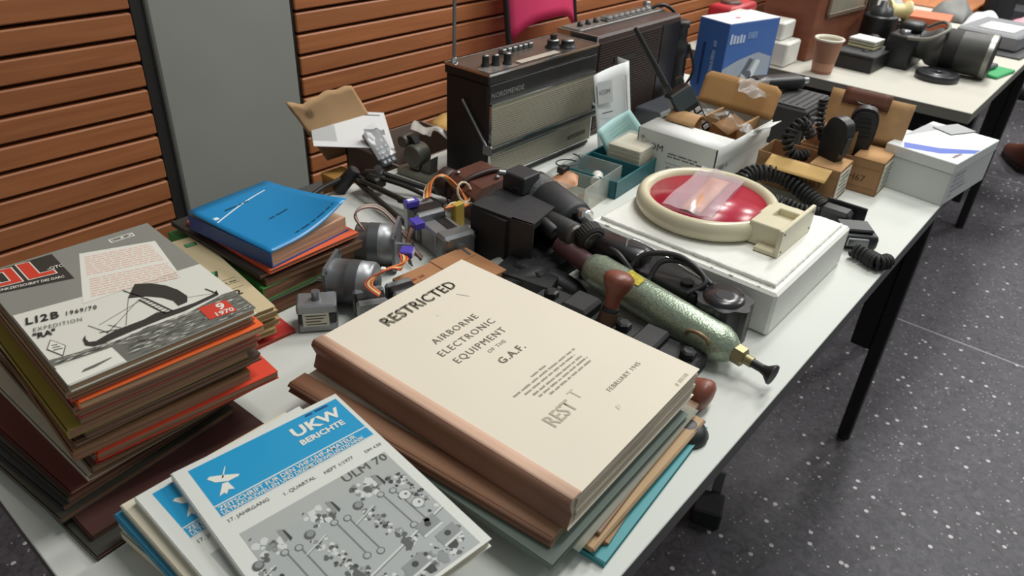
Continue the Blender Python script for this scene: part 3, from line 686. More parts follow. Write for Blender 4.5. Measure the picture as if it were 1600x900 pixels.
# little cardboard boxes
for lab, x, y, rz in (('small brown carton nearer the motors, printed in red', .527, .549, -4), ('small brown carton touching the report, next to the gear motor', .588, .548, -4)):
    t = thing('small_carton', lab, 'box', (x, y, TOP), rz, 'small cartons behind the report')
    G().box(-.03, .03, -.04, .04, 0, .024, .0008).build('carton_body', mat('a67650', .85, var=.06), t)
    G().box(-.0295, .0295, .012, .0125, .0238, .0244).build('lid_seam', CARDD, t)
    if 'red' in lab: words(t, T(-.02, .018, .0243), .026, .005, mat('8d4a34', .7), 4)
# clear scraps of plastic in the middle
for i, (x, y, s, rz, lab) in enumerate(((.655, .535, .07, 20, 'crumpled clear bag in front of the black hood'), (.69, .505, .05, 70, 'crumpled clear bag under the tube of the black device'), (.735, .47, .05, -10, 'white scrap of plastic bag between black device and foam box'))):
    rr = random.Random(i); ph = [rr.uniform(0, 6) for _ in range(4)]
    o = G().sheet(lambda u, v: ((u-.5)*s, (v-.5)*s*.8, .006+.005*math.sin(7*u+ph[0])*math.sin(6*v+ph[1])+.004*math.sin(13*u+ph[2]+9*v)), 14, 12).build('plastic_bag', film('e4e8e4', .6, .2))
    o.location = (x, y, TOP+.003); o.rotation_euler.z = math.radians(rz); tag(o, lab, 'plastic bag')

# ------------------------------------------------------------------ tripod, clamp, leather case
tp = thing('mini_tripod', 'black folded mini tripod with spread legs behind the motors', 'tripod', (.655, .80, TOP+.003))
TR = mat('2c2a27', .45, .3, var=.2, vs=60)
for pts in ([(.0, .055, .022), (-.012, -.01, .014), (-.035, -.11, .009)], [(.006, .05, .022), (.01, -.02, .015), (.022, -.125, .008)], [(.03, .03, .03), (.05, -.005, .02), (.078, -.058, .008)]):
    G().tube(spline(pts, 6), .0046, 10).build('leg', TR, tp)
    a, b_ = Vector(pts[-2]), Vector(pts[-1]); d = (b_-a).normalized()
    G().tube([b_-d*.05, b_+d*.012], .0033, 8).build('leg_extension', STEEL, tp); G().cyl(b_+d*.01, b_+d*.022, .0052, n=12).build('foot', RUB, tp)
G().tube(spline([(-.015, .065, .02), (-.045, .07, .014), (-.075, .068, .007)], 6), .0042, 8).build('pan_handle', TR, tp); G().tube(spline([(-.005, .03, .026), (.004, -.06, .02), (.012, -.14, .012)], 6), .0036, 8).build('leg_tube', TR, tp); G().tube(spline([(.012, .03, .03), (.036, -.03, .022), (.05, -.09, .008)], 6), .0036, 8).build('leg_tube', TR, tp)
G().cyl((-.018, .072, .0), (.002, .05, .036), .012, .010, n=16, bev=.002).build('head', BLK, tp); G().cyl((.02, .05, .018), (.034, .02, .024), .012, n=16, bev=.002).build('clamp', BLK, tp)
G().box(.005, .03, .01, .035, .012, .03, .003).build('hinge_block', BLK, tp); G().cyl((.044, .045, .012), (.03, .03, .036), .006, n=12).build('lock_screw', TR, tp)
G().tube(spline([(.0, -.05, .02), (.008, -.1, .022), (-.004, -.13, .012)], 6), .005, 8).build('strut', TR, tp)
cl = thing('cine_splicer', 'grey-green metal clamp on a flat base plate beside the radio', 'clamp', (.772, .835, TOP), -84)
OL = mat('5c5d54', .5, .4, var=.15, vs=60)
G().box(-.03, .065, -.02, .02, 0, .012, .003).build('base_plate', mat('76776b', .5, .3, var=.1, vs=60), cl)
G().box(-.01, .012, -.012, .012, .012, .03, .003).build('post', OL, cl)
G().cyl((.0, -.014, .036), (.0, .014, .036), .019, n=28, bev=.002).build('round_jaw', OL, cl); G().cyl((-.022, -.012, .055), (-.022, .012, .055), .01, n=18, bev=.001).build('roller', OL, cl)
G().prism([(-.024, .05), (-.01, .036), (.006, .05), (-.006, .066), (-.016, .066)], -.006, .006, frame((0, 0, 0), (1, 0, 0), (0, 0, 1))).build('lever', BLK, cl)
G().prism([(.014, .012), (.034, .012), (.036, .04), (.028, .032), (.018, .026)], -.009, .009, frame((0, 0, 0), (1, 0, 0), (0, 0, 1))).build('hook', OL, cl)
lc = thing('leather_case', 'brown leather camera case with snap strap and round snout', 'case', (.748, .672, TOP), -10)
lc.scale = (.86, .86, .9)
LE = mat('5d3a30', .42, var=.15, vs=40, bump=.25, bs=250); LED = mat('3a2824', .5)
G().box(-.04, .045, -.04, .04, 0, .055, .007, seg=3).build('case_body', LE, lc)
G().prism([(-.043, .04), (-.046, .052), (-.03, .064), (.03, .07), (.047, .062), (.047, .045)], -.042, .042, frame((0, 0, 0), (1, 0, 0), (0, 0, 1))).build('flap', LE, lc)
G().tube(spline([(-.046, -.0, .058), (-.02, -.004, .069), (.02, -.01, .0735), (.046, -.02, .066)], 5), .0045, 6).build('strap', LED, lc)
G().lathe([(.023, 0), (.025, .004), (.025, .02), (.02, .024)], axis((-.03, .045, .04), (-.04, .075, .042)), 24).build('snout', LED, lc)
G().lathe([(.0195, .024), (.014, .018)], axis((-.03, .045, .04), (-.04, .075, .042)), 24).build('snout_inner', BLK, lc)
for p in ((-.028, .03, .066), (.01, -.03, .0705)): G().lathe([(.0045, 0), (.004, .002), (0, .003)], T(*p), 12).build('snap', STEEL, lc)
for yy in (-.041, .041): G().tube(spline([(-.04, yy, .006), (-.043, yy, .045), (0, yy, .06), (.044, yy, .055), (.044, yy, .006)], 4), .0012, 5).build('seam', LED, lc)

# ------------------------------------------------------------------ black hooded device with motor and knob
d = thing('cine_camera', 'black hooded device with round motor, tube and knurled knob', 'camera', (.68, .55, TOP), 0)
PB = mat('26272a', .55, var=.2, vs=80, bump=.1, bs=400); PBD = mat('161719', .6)
hood = [(-.04, .035), (.045, .055), (.045, -.02), (-.04, -.05)]
# tapered hood: closed box on the left, mouth open to the right
g = G()
def hf(x, y, z): return (x, y, z)
A = [(-.035, .045), (.035, .055), (.045, -.005), (-.03, -.018)]
g.prism(A, .004, .074); g.build('hood', PB, d)
g = G(); g.prism([(-.03, -.018), (.045, -.005), (.05, -.035), (-.024, -.05)], .066, .074); g.prism([(-.03, -.018), (-.026, -.017), (-.021, -.05), (-.025, -.051)], .008, .074); g.prism([(.041, -.006), (.045, -.005), (.05, -.035), (.046, -.036)], .03, .074)
g.build('hood_mouth', PB, d)
G().prism([(-.036, .046), (-.03, .05), (-.028, .03), (-.03, -.016), (-.036, -.014)], -.0, .07).build('side_flange', PBD, d)
G().box(.03, .066, .012, .05, .074, .1, .002).build('viewfinder_block', PB, d); G().box(.028, .06, .018, .03, .06, .085, .002).build('viewfinder_plate', PBD, d); G().cyl((.03, .045, .098), (.022, .05, .1), .004, n=10).build('release_button', STEEL, d)
MA = axis((.075, .035, .062), (.055, -.06, .05)); ML = .098
mb_ = G(MA).lathe([(.028, 0), (.031, .003), (.031, ML-.006), (.029, ML), (.012, ML+.002)], None, 32).build('motor_body', PB, d)
G(MA).lathe([(.0313, .012), (.0313, .034)], None, 32, caps=False).build('type_plate', mat('6a6d6d', .4, .5, var=.4, vs=300), mb_)
for k in range(4):
    an = k*1.57+.4; G(MA).box(.017*math.cos(an)-.003, .017*math.cos(an)+.003, .017*math.sin(an)-.006, .017*math.sin(an)+.006, ML, ML+.0026).build('vent_slot', RUB, mb_)
G().cyl((.035, .0, .05), (.012, -.088, .06), .017, n=24, bev=.002).build('lower_tube', PBD, d); G().cyl((.0135, -.083, .059), (.01, -.096, .061), .0155, n=24, bev=.003).build('tube_collar', mat('4a4744', .4, .5), d)
G().cyl((.01, -.03, .062), (.004, -.07, .055), .009, n=16, bev=.003).build('small_barrel', PBD, d); G().cyl((.008, -.035, .066), (0.0, -.068, .062), .007, n=16, bev=.002).build('small_barrel', PB, d)
KM = axis((.026, -.096, .063), (.012, -.13, .056))
kk = G(KM).lathe([(.014, 0), (.019, .003), (.019, .017), (.016, .02)], None, 40, sm=False).build('knurled_knob', mat('2e2d2c', .55, .3), d); G(KM).lathe([(.0135, .0202), (.012, .0215), (.009, .0205), (.006, .022), (0, .022)], None, 30).build('knob_face', mat('6a6661', .35, .7), d)
for k in range(30):
    an = 2*math.pi*k/30; G(KM).box(.0188*math.cos(an)-.0007, .0188*math.cos(an)+.0007, .0188*math.sin(an)-.0007, .0188*math.sin(an)+.0007, .003, .017).build('knurl', RUB, kk)
G().cyl((.058, -.062, .066), (.054, -.08, .066), .011, n=20, bev=.001).build('chrome_ring', CHROME, d); G().box(.008, .026, -.105, -.094, .062, .068, .001).build('rusty_tab', mat('7a5646', .7), d)
G().box(-.02, .05, -.06, .0, -.0, .03, .004).build('under_frame', PBD, d); G().box(-.05, .04, -.085, -.04, .0, .026, .003).build('foot_block', PBD, d); G().prism([(-.075, -.03), (-.03, -.02), (-.03, -.1), (-.06, -.11)], 0, .022).build('foot_plate', PBD, d)
# dark straps and brackets in front of it
for i, (lab, pts, w_) in enumerate((('black leather strap curling out behind the report', [(.60, .50, .735), (.63, .475, .745), (.655, .455, .738), (.66, .42, .728), (.63, .395, .727)], .011),)):
    P = spline([Vector(p) for p in pts], 8); g = G()
    o = g.sheet(lambda u, v: tuple(P[min(int(u*(len(P)-1)+.5), len(P)-1)]+Vector((.6, .35, .3)).normalized()*(v-.5)*w_*2), len(P)-1, 2, .003).build('strap', BLKM); tag(o, lab, 'strap')
br = thing('iron_bracket', 'black cast bracket with bolts beside the upright wooden plug', 'bracket', (.611, .33, TOP), 3)
G().box(-.03, .026, -.095, .12, 0, .02, .003).build('bar', BLKM, br); G().box(-.024, .022, -.05, -.02, .018, .03, .003).build('bracket_block', BLKM, br); G().box(-.018, .024, .04, .075, .018, .034, .004).build('bracket_block', BLKM, br)
for yy in (-.08, .0, .1): G().lathe([(.009, 0), (.009, .008), (.006, .01)], T(.004, yy, .02), 6, sm=False).build('bolt', mat('3a3b3d', .4, .6), br)

# ------------------------------------------------------------------ green cylinder
gc = thing('hand_pump', 'hammered green metal cylinder with brass neck and black nozzle', 'pump', (.668, .32, TOP))
HG = mat('929f8c', .3, .45, var=.2, vs=320, bump=.3, bs=420)
p0 = (.010, .098, .036); p1 = (-.010, -.098, .025); L = (Vector(p1)-Vector(p0)).length; r = .0218
G(axis(p0, p1)).lathe([(.013, -.008), (.018, -.004), (r, .009), (r, L-.012), (.0185, L-.002), (.013, L+.006), (.011, L+.008)], None, 40).build('cylinder', HG, gc)
q0 = Vector(p0); dr = (Vector(p1)-q0).normalized()
G().cyl(q0-dr*.06+Vector((0, 0, .007)), q0-dr*.002, .0125, .0135, n=24).build('dark_red_grip', mat('4a2c30', .45, var=.2, vs=60), gc)
e = Vector(p1)
G().lathe([(.011, 0), (.011, .012), (.0085, .014)], axis(e+dr*.007, e+dr), 6, sm=False).build('brass_nut', BRASS, gc); G().cyl(e+dr*.02, e+dr*.03, .006, n=14).build('neck', BRASS, gc)
G(axis(e+dr*.029, e+dr)).lathe([(.005, 0), (.0048, .012), (.006, .017), (.0115, .024), (.0115, .026)], None, 24).build('nozzle', BLK, gc)
G().prism([(-.012, -.002), (.012, -.004), (.013, .009), (-.01, .012)], 0, .0006, frame(Vector((.0, .035, .031)) + Vector((-.004, 0, .0222)), (-.1, -1, -.03), (1, -.1, .35))).build('yellow_sticker', mat('c8b83a', .5, var=.3, vs=300), gc)
G().tube([e-dr*.03+Vector((-.021, 0, .006))+Vector((-.005*math.sin(k*.42), .014*math.cos(k*.42), .011*math.sin(k*.42))) for k in range(13)], .0022, 8).build('wire_clip', mat('8a7458', .5, .4), gc)
for lab, x, y, zz, rz, tilt in (('reddish turned wooden plug with dark collar standing before the green cylinder', .6175, .352, 0, 0, 16), ('reddish turned wooden plug end peeping out beyond the report corner', .578, .246, 0, 0, 98)):
    k_ = thing('wooden_knob', lab, 'plug', (x, y, TOP+.022 if tilt > 50 else TOP+.034), rz, 'wooden plugs')  # turned wooden handle knobs with a dark collar
    Mk = RY(tilt) if tilt < 50 else RX(tilt)
    pr_ = [(.0088, 0), (.0088, .008), (.0092, .015), (.0115, .022), (.0155, .03), (.0178, .037), (.0172, .0415), (.013, .045), (.006, .0468), (0, .047)]
    G(Mk).lathe(pr_, None, 24).build('turned_body', mat('7c4636', .4, var=.15, vs=60), k_); G(Mk).lathe([(.0102, -.001), (.0102, .004), (.0095, .0045)], None, 24).build('dark_collar', BLK, k_)
    if tilt < 50: G(Mk).lathe([(.012, -.016), (.011, -.001)], None, 20).build('ferrule', mat('5a4436', .5, .3), k_); G().box(-.012, .012, -.012, .012, -.034, -.012, .002).build('shank', BLKM, k_)
ms = G().lathe([(.02, 0), (.021, .004), (.016, .012), (.006, .015), (0, .015)], None, 24).build('rubber_cap', BLK); ms.location = (.532, .199, TOP); tag(ms, 'round black cap lying at the foot of the thick book corner', 'cap')

# ------------------------------------------------------------------ black bakelite unit with cables
bk = thing('field_handset', 'black ribbed bakelite unit with looped cables before the foam box', 'handset', (.713, .345, TOP), -3)
BK = mat('1f1d20', .28, var=.15, vs=50)
G().prism([(-.022, .105), (.01, .112), (.018, .09), (.018, -.06), (.002, -.075), (-.018, -.06), (-.022, .02)], 0, .05).build('body', BK, bk)
G().box(-.02, .016, .02, .108, .035, .066, .008, seg=2).build('upper_body', BK, bk)
lob = []
for k in range(40):
    an = 2*math.pi*k/40; rr_ = .03+.0025*math.cos(7*an); lob.append((rr_*math.cos(an), rr_*1.1*math.sin(an)))
G(T(-.004, -.088, 0)).prism(lob, .0, .054, sm=True).build('lobed_cap', BK, bk); G(T(-.004, -.088, .054)).lathe([(.024, 0), (.022, .005), (.012, .003), (.01, .004)], None, 30).build('cap_face', mat('2a272a', .25), bk)
G().cyl((-.004, -.04, .036), (-.004, -.04, .054), .008, n=18).build('hub', BK, bk)
for pts in ([(-.012, .08, .055), (-.022, .05, .06), (-.026, .02, .045), (-.03, .0, .03)], [(-.03, .03, .042), (-.01, .02, .066), (.005, -.02, .075), (.0, -.06, .062), (-.02, -.05, .048)], [(-.028, .0, .04), (-.006, -.002, .064), (.008, -.03, .068), (.004, -.066, .058)]):
    G().tube(spline(pts, 8), .0034, 8).build('cable', mat('262628', .5), bk)
G().tube(spline([(-.012, .045, .06), (-.002, .05, .072), (.006, .03, .07), (.01, -.02, .06), (.008, -.055, .056)], 8), .0015, 6).build('wire_bail', CHROME, bk)
# ------------------------------------------------------------------ foam box and reflector ring
fb = thing('foam_box', 'white polystyrene foam box carrying the red reflector', 'box', (.745, .212, TOP))
FO = mat('e4e4dd', .8, var=.02, vs=40, bump=.15, bs=500)
G().box(0, .243, 0, .262, 0, .0585, .0035).build('foam_base', FO, fb)
rr = random.Random(9)
def lidf(u, v): return (.012+.219*u+(.0012*rr.random() if u < .01 else 0), .009+.244*v, .0635+.0002*math.sin(31*u+5*v)*math.sin(23*v)-(.0012*rr.random() if (u < .03 or v < .03 or u > .97) else 0))
g = G(); g.sheet(lidf, 60, 60, .006); g.build('foam_lid', FO, fb)
for k in range(9):
    s = rr.uniform(.0015, .003); 
    u = rr.uniform(.01, .25); G().box(-s/2, s/2, -s, s, -s/3, s/3, s*.25).build('torn_crumb', FO, fb); o = bpy.data.objects[-1] if False else COL.objects[-1]; o.location = (.004+.008*(k % 2), u, .0588)
ZB = TOP+.0635
rg = thing('red_reflector', 'round red reflector in a thick cream ring with bracket', 'reflector', (.872, .372, ZB+.0005), 0)
CRI = mat('d2cbae', .25, var=.03, vs=30)
R0 = .0955; r0 = .0125
prof = []
for k in range(21):
    an = 2*math.pi*k/20; prof.append((R0-.0095+.0095*math.cos(an), .0135+.0135*math.sin(an)))
G().lathe(prof, None, 64, caps=False).build('ring', CRI, rg)
G().lathe([(R0-.014, .003), (R0-.0165, .019), (0, .019)], None, 64).build('red_disc', mat('a81c38', .22, var=.12, vs=10), rg)
G().box(-.042, -.008, -.122, -.078, .001, .031, .0012).build('bracket_web', CRI, rg); G().box(.018, .034, -.122, -.078, .001, .031, .0012).build('bracket_web', CRI, rg); G().box(-.01, .02, -.122, -.08, .001, .022).build('bracket_floor', CRI, rg); G().box(-.01, .02, -.092, -.076, .001, .031, .001).build('bracket_bridge', CRI, rg)
G().box(-.056, .05, -.1265, -.121, 0, .0365, .001).build('end_plate', CRI, rg); G().box(-.056, -.04, -.122, -.095, .0, .006, .001).build('lower_flange', CRI, rg)
for x, zz in ((-.048, .006), (-.048, .03), (.042, .006), (.042, .03)): G().cyl((x, -.1263, zz), (x, -.127, zz), .0016, n=8).build('screw_hole', INKG, rg)
pb = thing('plastic_bag', 'clear plastic bag with an orange part lying on the red reflector', 'plastic bag', (.872, .372, ZB+.0205), 0)
BQ = [Vector(q) for q in ((-.074, .029), (-.062, -.036), (.087, -.014), (.082, .053))]
def bagp(u, v): return BQ[0].lerp(BQ[1], v).lerp(BQ[3].lerp(BQ[2], v), u)
G().sheet(lambda u, v: (*bagp(u, v), .0065+.0022*math.sin(6*u+2*v)*math.sin(5*v+1)+.001*math.sin(15*v+9*u)), 24, 14).build('upper_film', film('dccdd6', .4, .15), pb)
G().sheet(lambda u, v: (*bagp(u, v), .0012+.0004*math.sin(12*u+5*v)), 12, 8).build('lower_film', film('d7c9d4', .15, .2), pb)
G().sheet(lambda u, v: (*bagp(.06+.8*u, .32+.42*v), .0018+.0035*math.sin(math.pi*v)*(math.sin(math.pi*u)**.5)), 14, 8, .0008).build('orange_part', mat('c98a62', .45, var=.12, vs=60), pb)

# ------------------------------------------------------------------ radios
RB = mat('171718', .42, var=.15, vs=200, bump=.15, bs=700); GRL = mat('a09c8c', .5, .35, var=.06, vs=30)
ra = thing('portable_radio', 'black portable radio with silver grille and raised antenna', 'radio', (.815, .722, TOP))
W, D, H = .284, .092, .182
G().box(0, W, 0, D, 0, H-.014, .004).build('cabinet', RB, ra); G().box(-.001, W+.001, -.001, D+.001, H-.016, H-.001, .002).build('top_frame', mat('2b2b2c', .3, .3), ra)
G().box(.003, W-.003, .003, D-.003, H-.001, H+.0005).build('dial_plate', mat('58504a', .25, .3, var=.35, vs=25), ra)
for y in (-.0015, D-.0005): G().box(-.0015, W+.0015, y, y+.002, H-.003, H+.001, .0005).build('chrome_edge', CHROME, ra)
for x in (-.0015, W-.0005): G().box(x, x+.002, -.0015, D+.0015, H-.003, H+.001, .0005).build('chrome_edge', CHROME, ra)
sgr = G().box(.004, W-.006, -.003, .001, .014, H-.046, .001).build('speaker_grille', GRL, ra)
for k in range(30): G().box(.006, W-.008, -.0038, -.0029, .0165+.0038*k, .0183+.0038*k).build('grille_rib', mat('aba797', .45, .35), sgr)
for z0 in (.0125, H-.047): G().box(.003, W-.005, -.0042, 0, z0, z0+.0022).build('chrome_strip', CHROME, ra)
for x in (.003, W-.0065): G().box(x, x+.0018, -.0042, 0, .0125, H-.045).build('chrome_strip', CHROME, ra)
G().box(.21, .262, -.0046, -.0036, .028, .034).build('badge', mat('4a4640', .5), ra); words(ra, frame((.214, -.0048, .0292), (1, 0, 0), (0, 0, 1)), .044, .003, mat('8b877a', .5), 5)
text('NORDMENDE', .0115, frame((.006, -.0006, H-.037), (1, 0, 0), (0, 0, 1)), mat('b5b7b8', .3, .7), ra, xs=1.0, space=1.12)
# carrying handle folded over the front
hd = G().box(-.004, W+.004, -.014, -.008, .062, .0725, .002).build('carrying_handle', mat('2e2e2f', .4), ra)
G().box(-.004, W+.004, -.0146, -.0138, .0705, .0735).build('handle_trim', CHROME, hd); G().box(-.004, W+.004, -.0146, -.0138, .0605, .0625).build('handle_trim', CHROME, hd)
for x in (-.006, W+.001):
    o = G().box(x, x+.005, -.013, .005, .058, .074, .0015).build('handle_joint', STEEL, hd)
    G().tube([(x+.0015, -.006, .068), (x+.0015, .05, .135)], .0022, 8).build('handle_arm', STEEL, hd)
for x, y, r_, h_ in ((.03, .035, .0062, .016), (.045, .028, .0065, .016), (.064, .02, .007, .017), (.20, .036, .012, .013), (.222, .022, .013, .012)):
    k_ = G(T(x, y, H)).lathe([(r_*1.15, 0), (r_*1.1, .003), (r_*.9, .004), (r_*.85, h_)], None, 24).build('knob', BLK, ra); G(T(x, y, H+h_)).lathe([(r_*.8, 0), (r_*.75, .0015), (0, .0015)], None, 20).build('knob_cap', STEEL, k_)
G(T(.20, .036, H+.013)).lathe([(.006, 0), (.0055, .009)], None, 18).build('knob', BLK, ra)
for k in range(6): G().box(.1+.0135*k, .11+.0135*k, .06, .072, H, H+.0085, .0015).build('push_button', STEEL, ra)
G().sheet(lambda u, v: (.085+.1*u, .008+.014*v, H+.0012), 4, 1).build('tuning_scale', mat('b9b2a6', .3), ra); G().box(.006, .075, .004, .03, H+.0004, H+.0011).build('dial_window', mat('8a8580', .2, .4, var=.4, vs=80), ra)
G().tube([(.012, D-.008, H-.004), (.0125, D-.008, H+.31)], .0028, 10).build('antenna', STEEL, ra); G(T(.012, D-.008, H-.003)).lathe([(.006, 0), (.006, .007), (.004, .01)], None, 16).build('antenna_socket', CHROME, ra)
rb_ = thing('portable_radio', 'brown ribbed radio standing right behind the black one', 'radio', (1.122, .742, TOP))
W2, D2, H2 = .302, .088, .186; BRN = mat('3f2d29', .5, var=.15, vs=30)
G().box(0, W2, 0, D2, 0, H2, .004).build('cabinet', BRN, rb_)
gr2 = G().box(.008, W2*.745, -.001, .001, .01, H2-.012).build('speaker_grille', mat('2e2321', .5), rb_)
for k in range(34): G().box(.01, W2*.74, -.0028, .001, .012+.0048*k, .0148+.0048*k, 0).build('grille_rib', mat('3d2f2b', .45, .1), gr2)
G().box(W2*.76, W2-.004, -.002, .001, .01, H2-.012).build('dial_plate', mat('211d1c', .3), rb_)
G().box(.004, W2-.004, D2*.45, D2-.004, H2-.0005, H2+.004, .001).build('top_plate', mat('8c8a86', .35, .6), rb_)
for k in range(8): G().box(.1+.0195*k, .1165+.0195*k, D2*.5, D2*.5+.022, H2+.003, H2+.014, .003).build('push_button', CHROME, rb_)
for x in (.03, .055, .08): G(T(x, D2*.68, H2+.003)).lathe([(.006, 0), (.005, .008), (.0, .008)], None, 16).build('knob', BLK, rb_)
G().box(-.002, .002, -.003, D2, .02, H2+.002, .0008).build('chrome_edge', CHROME, rb_); G().box(.06, .13, -.0042, -.0026, .13, .14).build('badge', mat('1c1817', .4), rb_)
G().tube(spline([(.27, D2*.7, H2+.001), (.29, D2*.5, H2+.012), (.315, D2*.3, H2-.002), (.32, .01, H2-.04)], 6), .0035, 8).build('carrying_strap', BLK, rb_); G(T(.262, D2*.7, H2)).lathe([(.008, 0), (.008, .018), (.005, .02)], None, 16).build('strap_post', STEEL, rb_)
bn = thing('binoculars', 'black binoculars standing upright beside the brown radio', 'binoculars', (1.462, .792, TOP), 90)
G().box(1.26, 1.42, .668, .728, TOP, TOP+.034, .003).build('flat_receiver', mat('3b3d42', .35)); tag(bpy.data.objects['flat_receiver'], 'flat dark grey receiver with bright edge before the brown radio', 'receiver'); G().box(1.26, 1.42, .6665, .668, TOP+.03, TOP+.034).build('bright_edge', STEEL, bpy.data.objects['flat_receiver'])
for s in (-1, 1):
    G(T(s*.03, 0, 0)).lathe([(.027, 0), (.028, .004), (.028, .03), (.025, .045), (.024, .09), (.027, .1), (.026, .115), (.018, .125), (.017, .15), (.02, .153), (.02, .165), (.012, .166)], None, 28).build('barrel', BLK, bn)
G().cyl((0, 0, .05), (0, 0, .14), .009, n=16).build('hinge', BLK, bn); G().box(-.02, .02, -.006, .006, .06, .075, .002).build('bridge', BLK, bn); G().box(-.02, .02, -.006, .006, .115, .13, .002).build('bridge', BLK, bn)
G().tube(spline([(-.055, -.004, .12), (-.062, -.03, .06), (-.03, -.04, .012), (.02, -.038, .03), (.058, -.01, .1)], 8), .003, 8).build('neck_strap', BLKM, bn)

# ------------------------------------------------------------------ leaflet, notes and papers
lf = thing('leaflet', 'white folded leaflet standing against the brown radio', 'leaflet', (1.038, .655, TOP), -10)
G().sheet(lambda u, v: (.085*u, .004*math.sin(math.pi*u)+.035*v, .145*v+.013*u*v), 8, 8, .0006).build('front_page', mat('d4d6d6', .5), lf)
G().sheet(lambda u, v: (.085+.002*u, .03*u+.035*v, .158*v), 3, 8, .0006).build('back_page', mat('cfd1d1', .5), lf)
tl = math.degrees(math.atan2(.145, .035)); FMx = frame((0, -.0012, 0), (1, .0, 0), (0, .035, .145))
G(FMx).rect(.004, .1, .04, .137, .0015, 0).rect(.012, .083, .038, .085, .0018, 1).rect(.07, .02, .0775, .075, .0035, 1).rect(.0725, .075, .0742, .14, .0035, 1).build('cover_print', [mat('b4b6b6', .5), INKG], lf, recalc=False)
text('ICOM', .0105, FMx @ T(.007, .116, .0025), INKG, lf); text('IC-W', .0115, FMx @ T(.02, .05, .004), INKG, lf); G(FMx).box(.066, .0795, .02, .062, .003, .0036).build('radio_picture', mat('8a8d8f', .5), lf)
NQ = [Vector(q) for q in ((1.045, .634, .7225), (1.138, .628, .760), (1.098, .642, .806), (1.004, .645, .790))]
def nq(u, v): return NQ[0].lerp(NQ[1], u).lerp(NQ[3].lerp(NQ[2], u), v)
o = G().sheet(lambda u, v: nq(u, v)+Vector((0, .004*math.sin(3*u), 0)), 8, 6, .0003).build('note_sheet', mat('a9cfcd', .7))
tag(o, 'pale turquoise note sheet leaning on the white leaflet', 'note')
for k in range(5):
    G().sheet(lambda u, v: nq(.3+.5*u-.04*(k % 2), .75-.11*k+.012*v)+Vector((0, -.0012+.004*math.sin(3*(.3+.5*u)), 0)), 4, 1).build('handwriting', mat('7da5a3', .8), o)
o = G().sheet(lambda u, v: (.13*u, .085*v, .0008+.0012*math.sin(4*u)), 6, 4, .0004).build('paper_sheet', mat('d9dbd8', .7)); o.location = (.93, .605, TOP); o.rotation_euler.z = math.radians(8); tag(o, 'white paper sheet lying in front of the black radio', 'paper')

# ------------------------------------------------------------------ parts tray
tr = thing('parts_tray', 'teal plastic tray full of small parts under the cream card stack', 'tray', (.93, .55, TOP), 4)
TE = mat('1f5f66', .35)
G().box(0, .165, 0, .1, 0, .003, .001).build('tray_floor', TE, tr)
for a_ in ((0, .165, 0, .003), (0, .165, .097, .1), (0, .003, 0, .1), (.162, .165, 0, .1), (.083, .086, 0, .1)): G().box(*a_, .002, .03, .0008).build('tray_wall', TE, tr)
o = thing('card_stack', 'wrapped stack of cream plastic cards in the teal tray', 'cards', (1.056, .6, TOP+.0035), 4)
for k in range(13): G().box(-.036+.001*(k % 2), .036-.001*(k % 3), -.03, .03+.001*(k % 2), .0036*k, .0036*k+.003, .0006).build('card', mat('c9c2ac', .5), o)
G().box(-.039, .039, -.033, .033, -.0002, .051, .004).build('wrapper', film('e4e0d8', .25), o)
cx = thing('clear_parts_box', 'clear plastic box with small electronic parts before the teal tray', 'box', (.85, .555, TOP), 6)
CLR = film('cfd4cc', .3, .1)
for a_ in ((0, .12, 0, .0015, .0, .042), (0, .12, .0785, .08, 0, .042), (0, .0015, 0, .08, 0, .042), (.1185, .12, 0, .08, 0, .042), (.06, .0612, 0, .08, 0, .036)): G().box(*a_).build('box_wall', CLR, cx)
G().box(0, .12, 0, .08, 0, .0015).build('box_floor', film('cfc9b4', .6, .2), cx)
rr = random.Random(21)
def small(lab, x, y, zz, kind, c):
    t = thing('electronic_part', lab, 'part', (x, y, TOP+zz), rr.uniform(0, 180), 'small parts in the clear box')
    if kind == 0:
        G().cyl((0, 0, .009), (.024, 0, .011), .009, n=18, bev=.001).build('part_body', mat(c, .4), t); G().cyl((.024, 0, .011), (.034, 0, .012), .0015, n=8).build('lead', STEEL, t)
    elif kind == 1:
        G().box(0, .02, 0, .012, 0, .008, .001).build('part_body', mat(c, .5), t)
        for k in range(4): G().box(.003+.0045*k, .0045+.0045*k, -.004, 0, 0, .001).build('lead', STEEL, t)
    else:
        G().sheet(lambda u, v: (.045*u, .035*v+.006*u, .006+.008*math.sin(4*u)*math.cos(3*v)), 8, 6, .0008).build('part_body', mat(c, .5, var=.2, vs=80), t); G().box(.01, .02, .01, .016, .001, .004).build('lead', STEEL, t)
small('white cylindrical capacitor in the clear parts box', .925, .585, .012, 0, 'd5d3cb'); small('crumpled copper coloured foil scrap on the clear parts box', .895, .6, .03, 2, 'b9835c')
small('black square relay in the clear parts box', .87, .595, .003, 1, '242424'); small('red coil part in the clear parts box', .94, .61, .003, 0, 'a8504a'); small('brown resistor block in the clear parts box', .88, .57, .003, 1, '6a4a34'); small('dark connector block in the clear parts box', .955, .575, .003, 1, '3a3f40')
lp = thing('wire_loop', 'thin black wire loop with plug lying before the radio', 'cable', (.9, .625, TOP+.043)); G().tube([(.022*math.cos(k*.35), .018*math.sin(k*.35), .002+.0006*k) for k in range(20)], .0011, 6).build('wire', BLK, lp); G().box(-.03, -.012, -.012, 0, -.002, .008, .001).build('plug', BLK, lp)

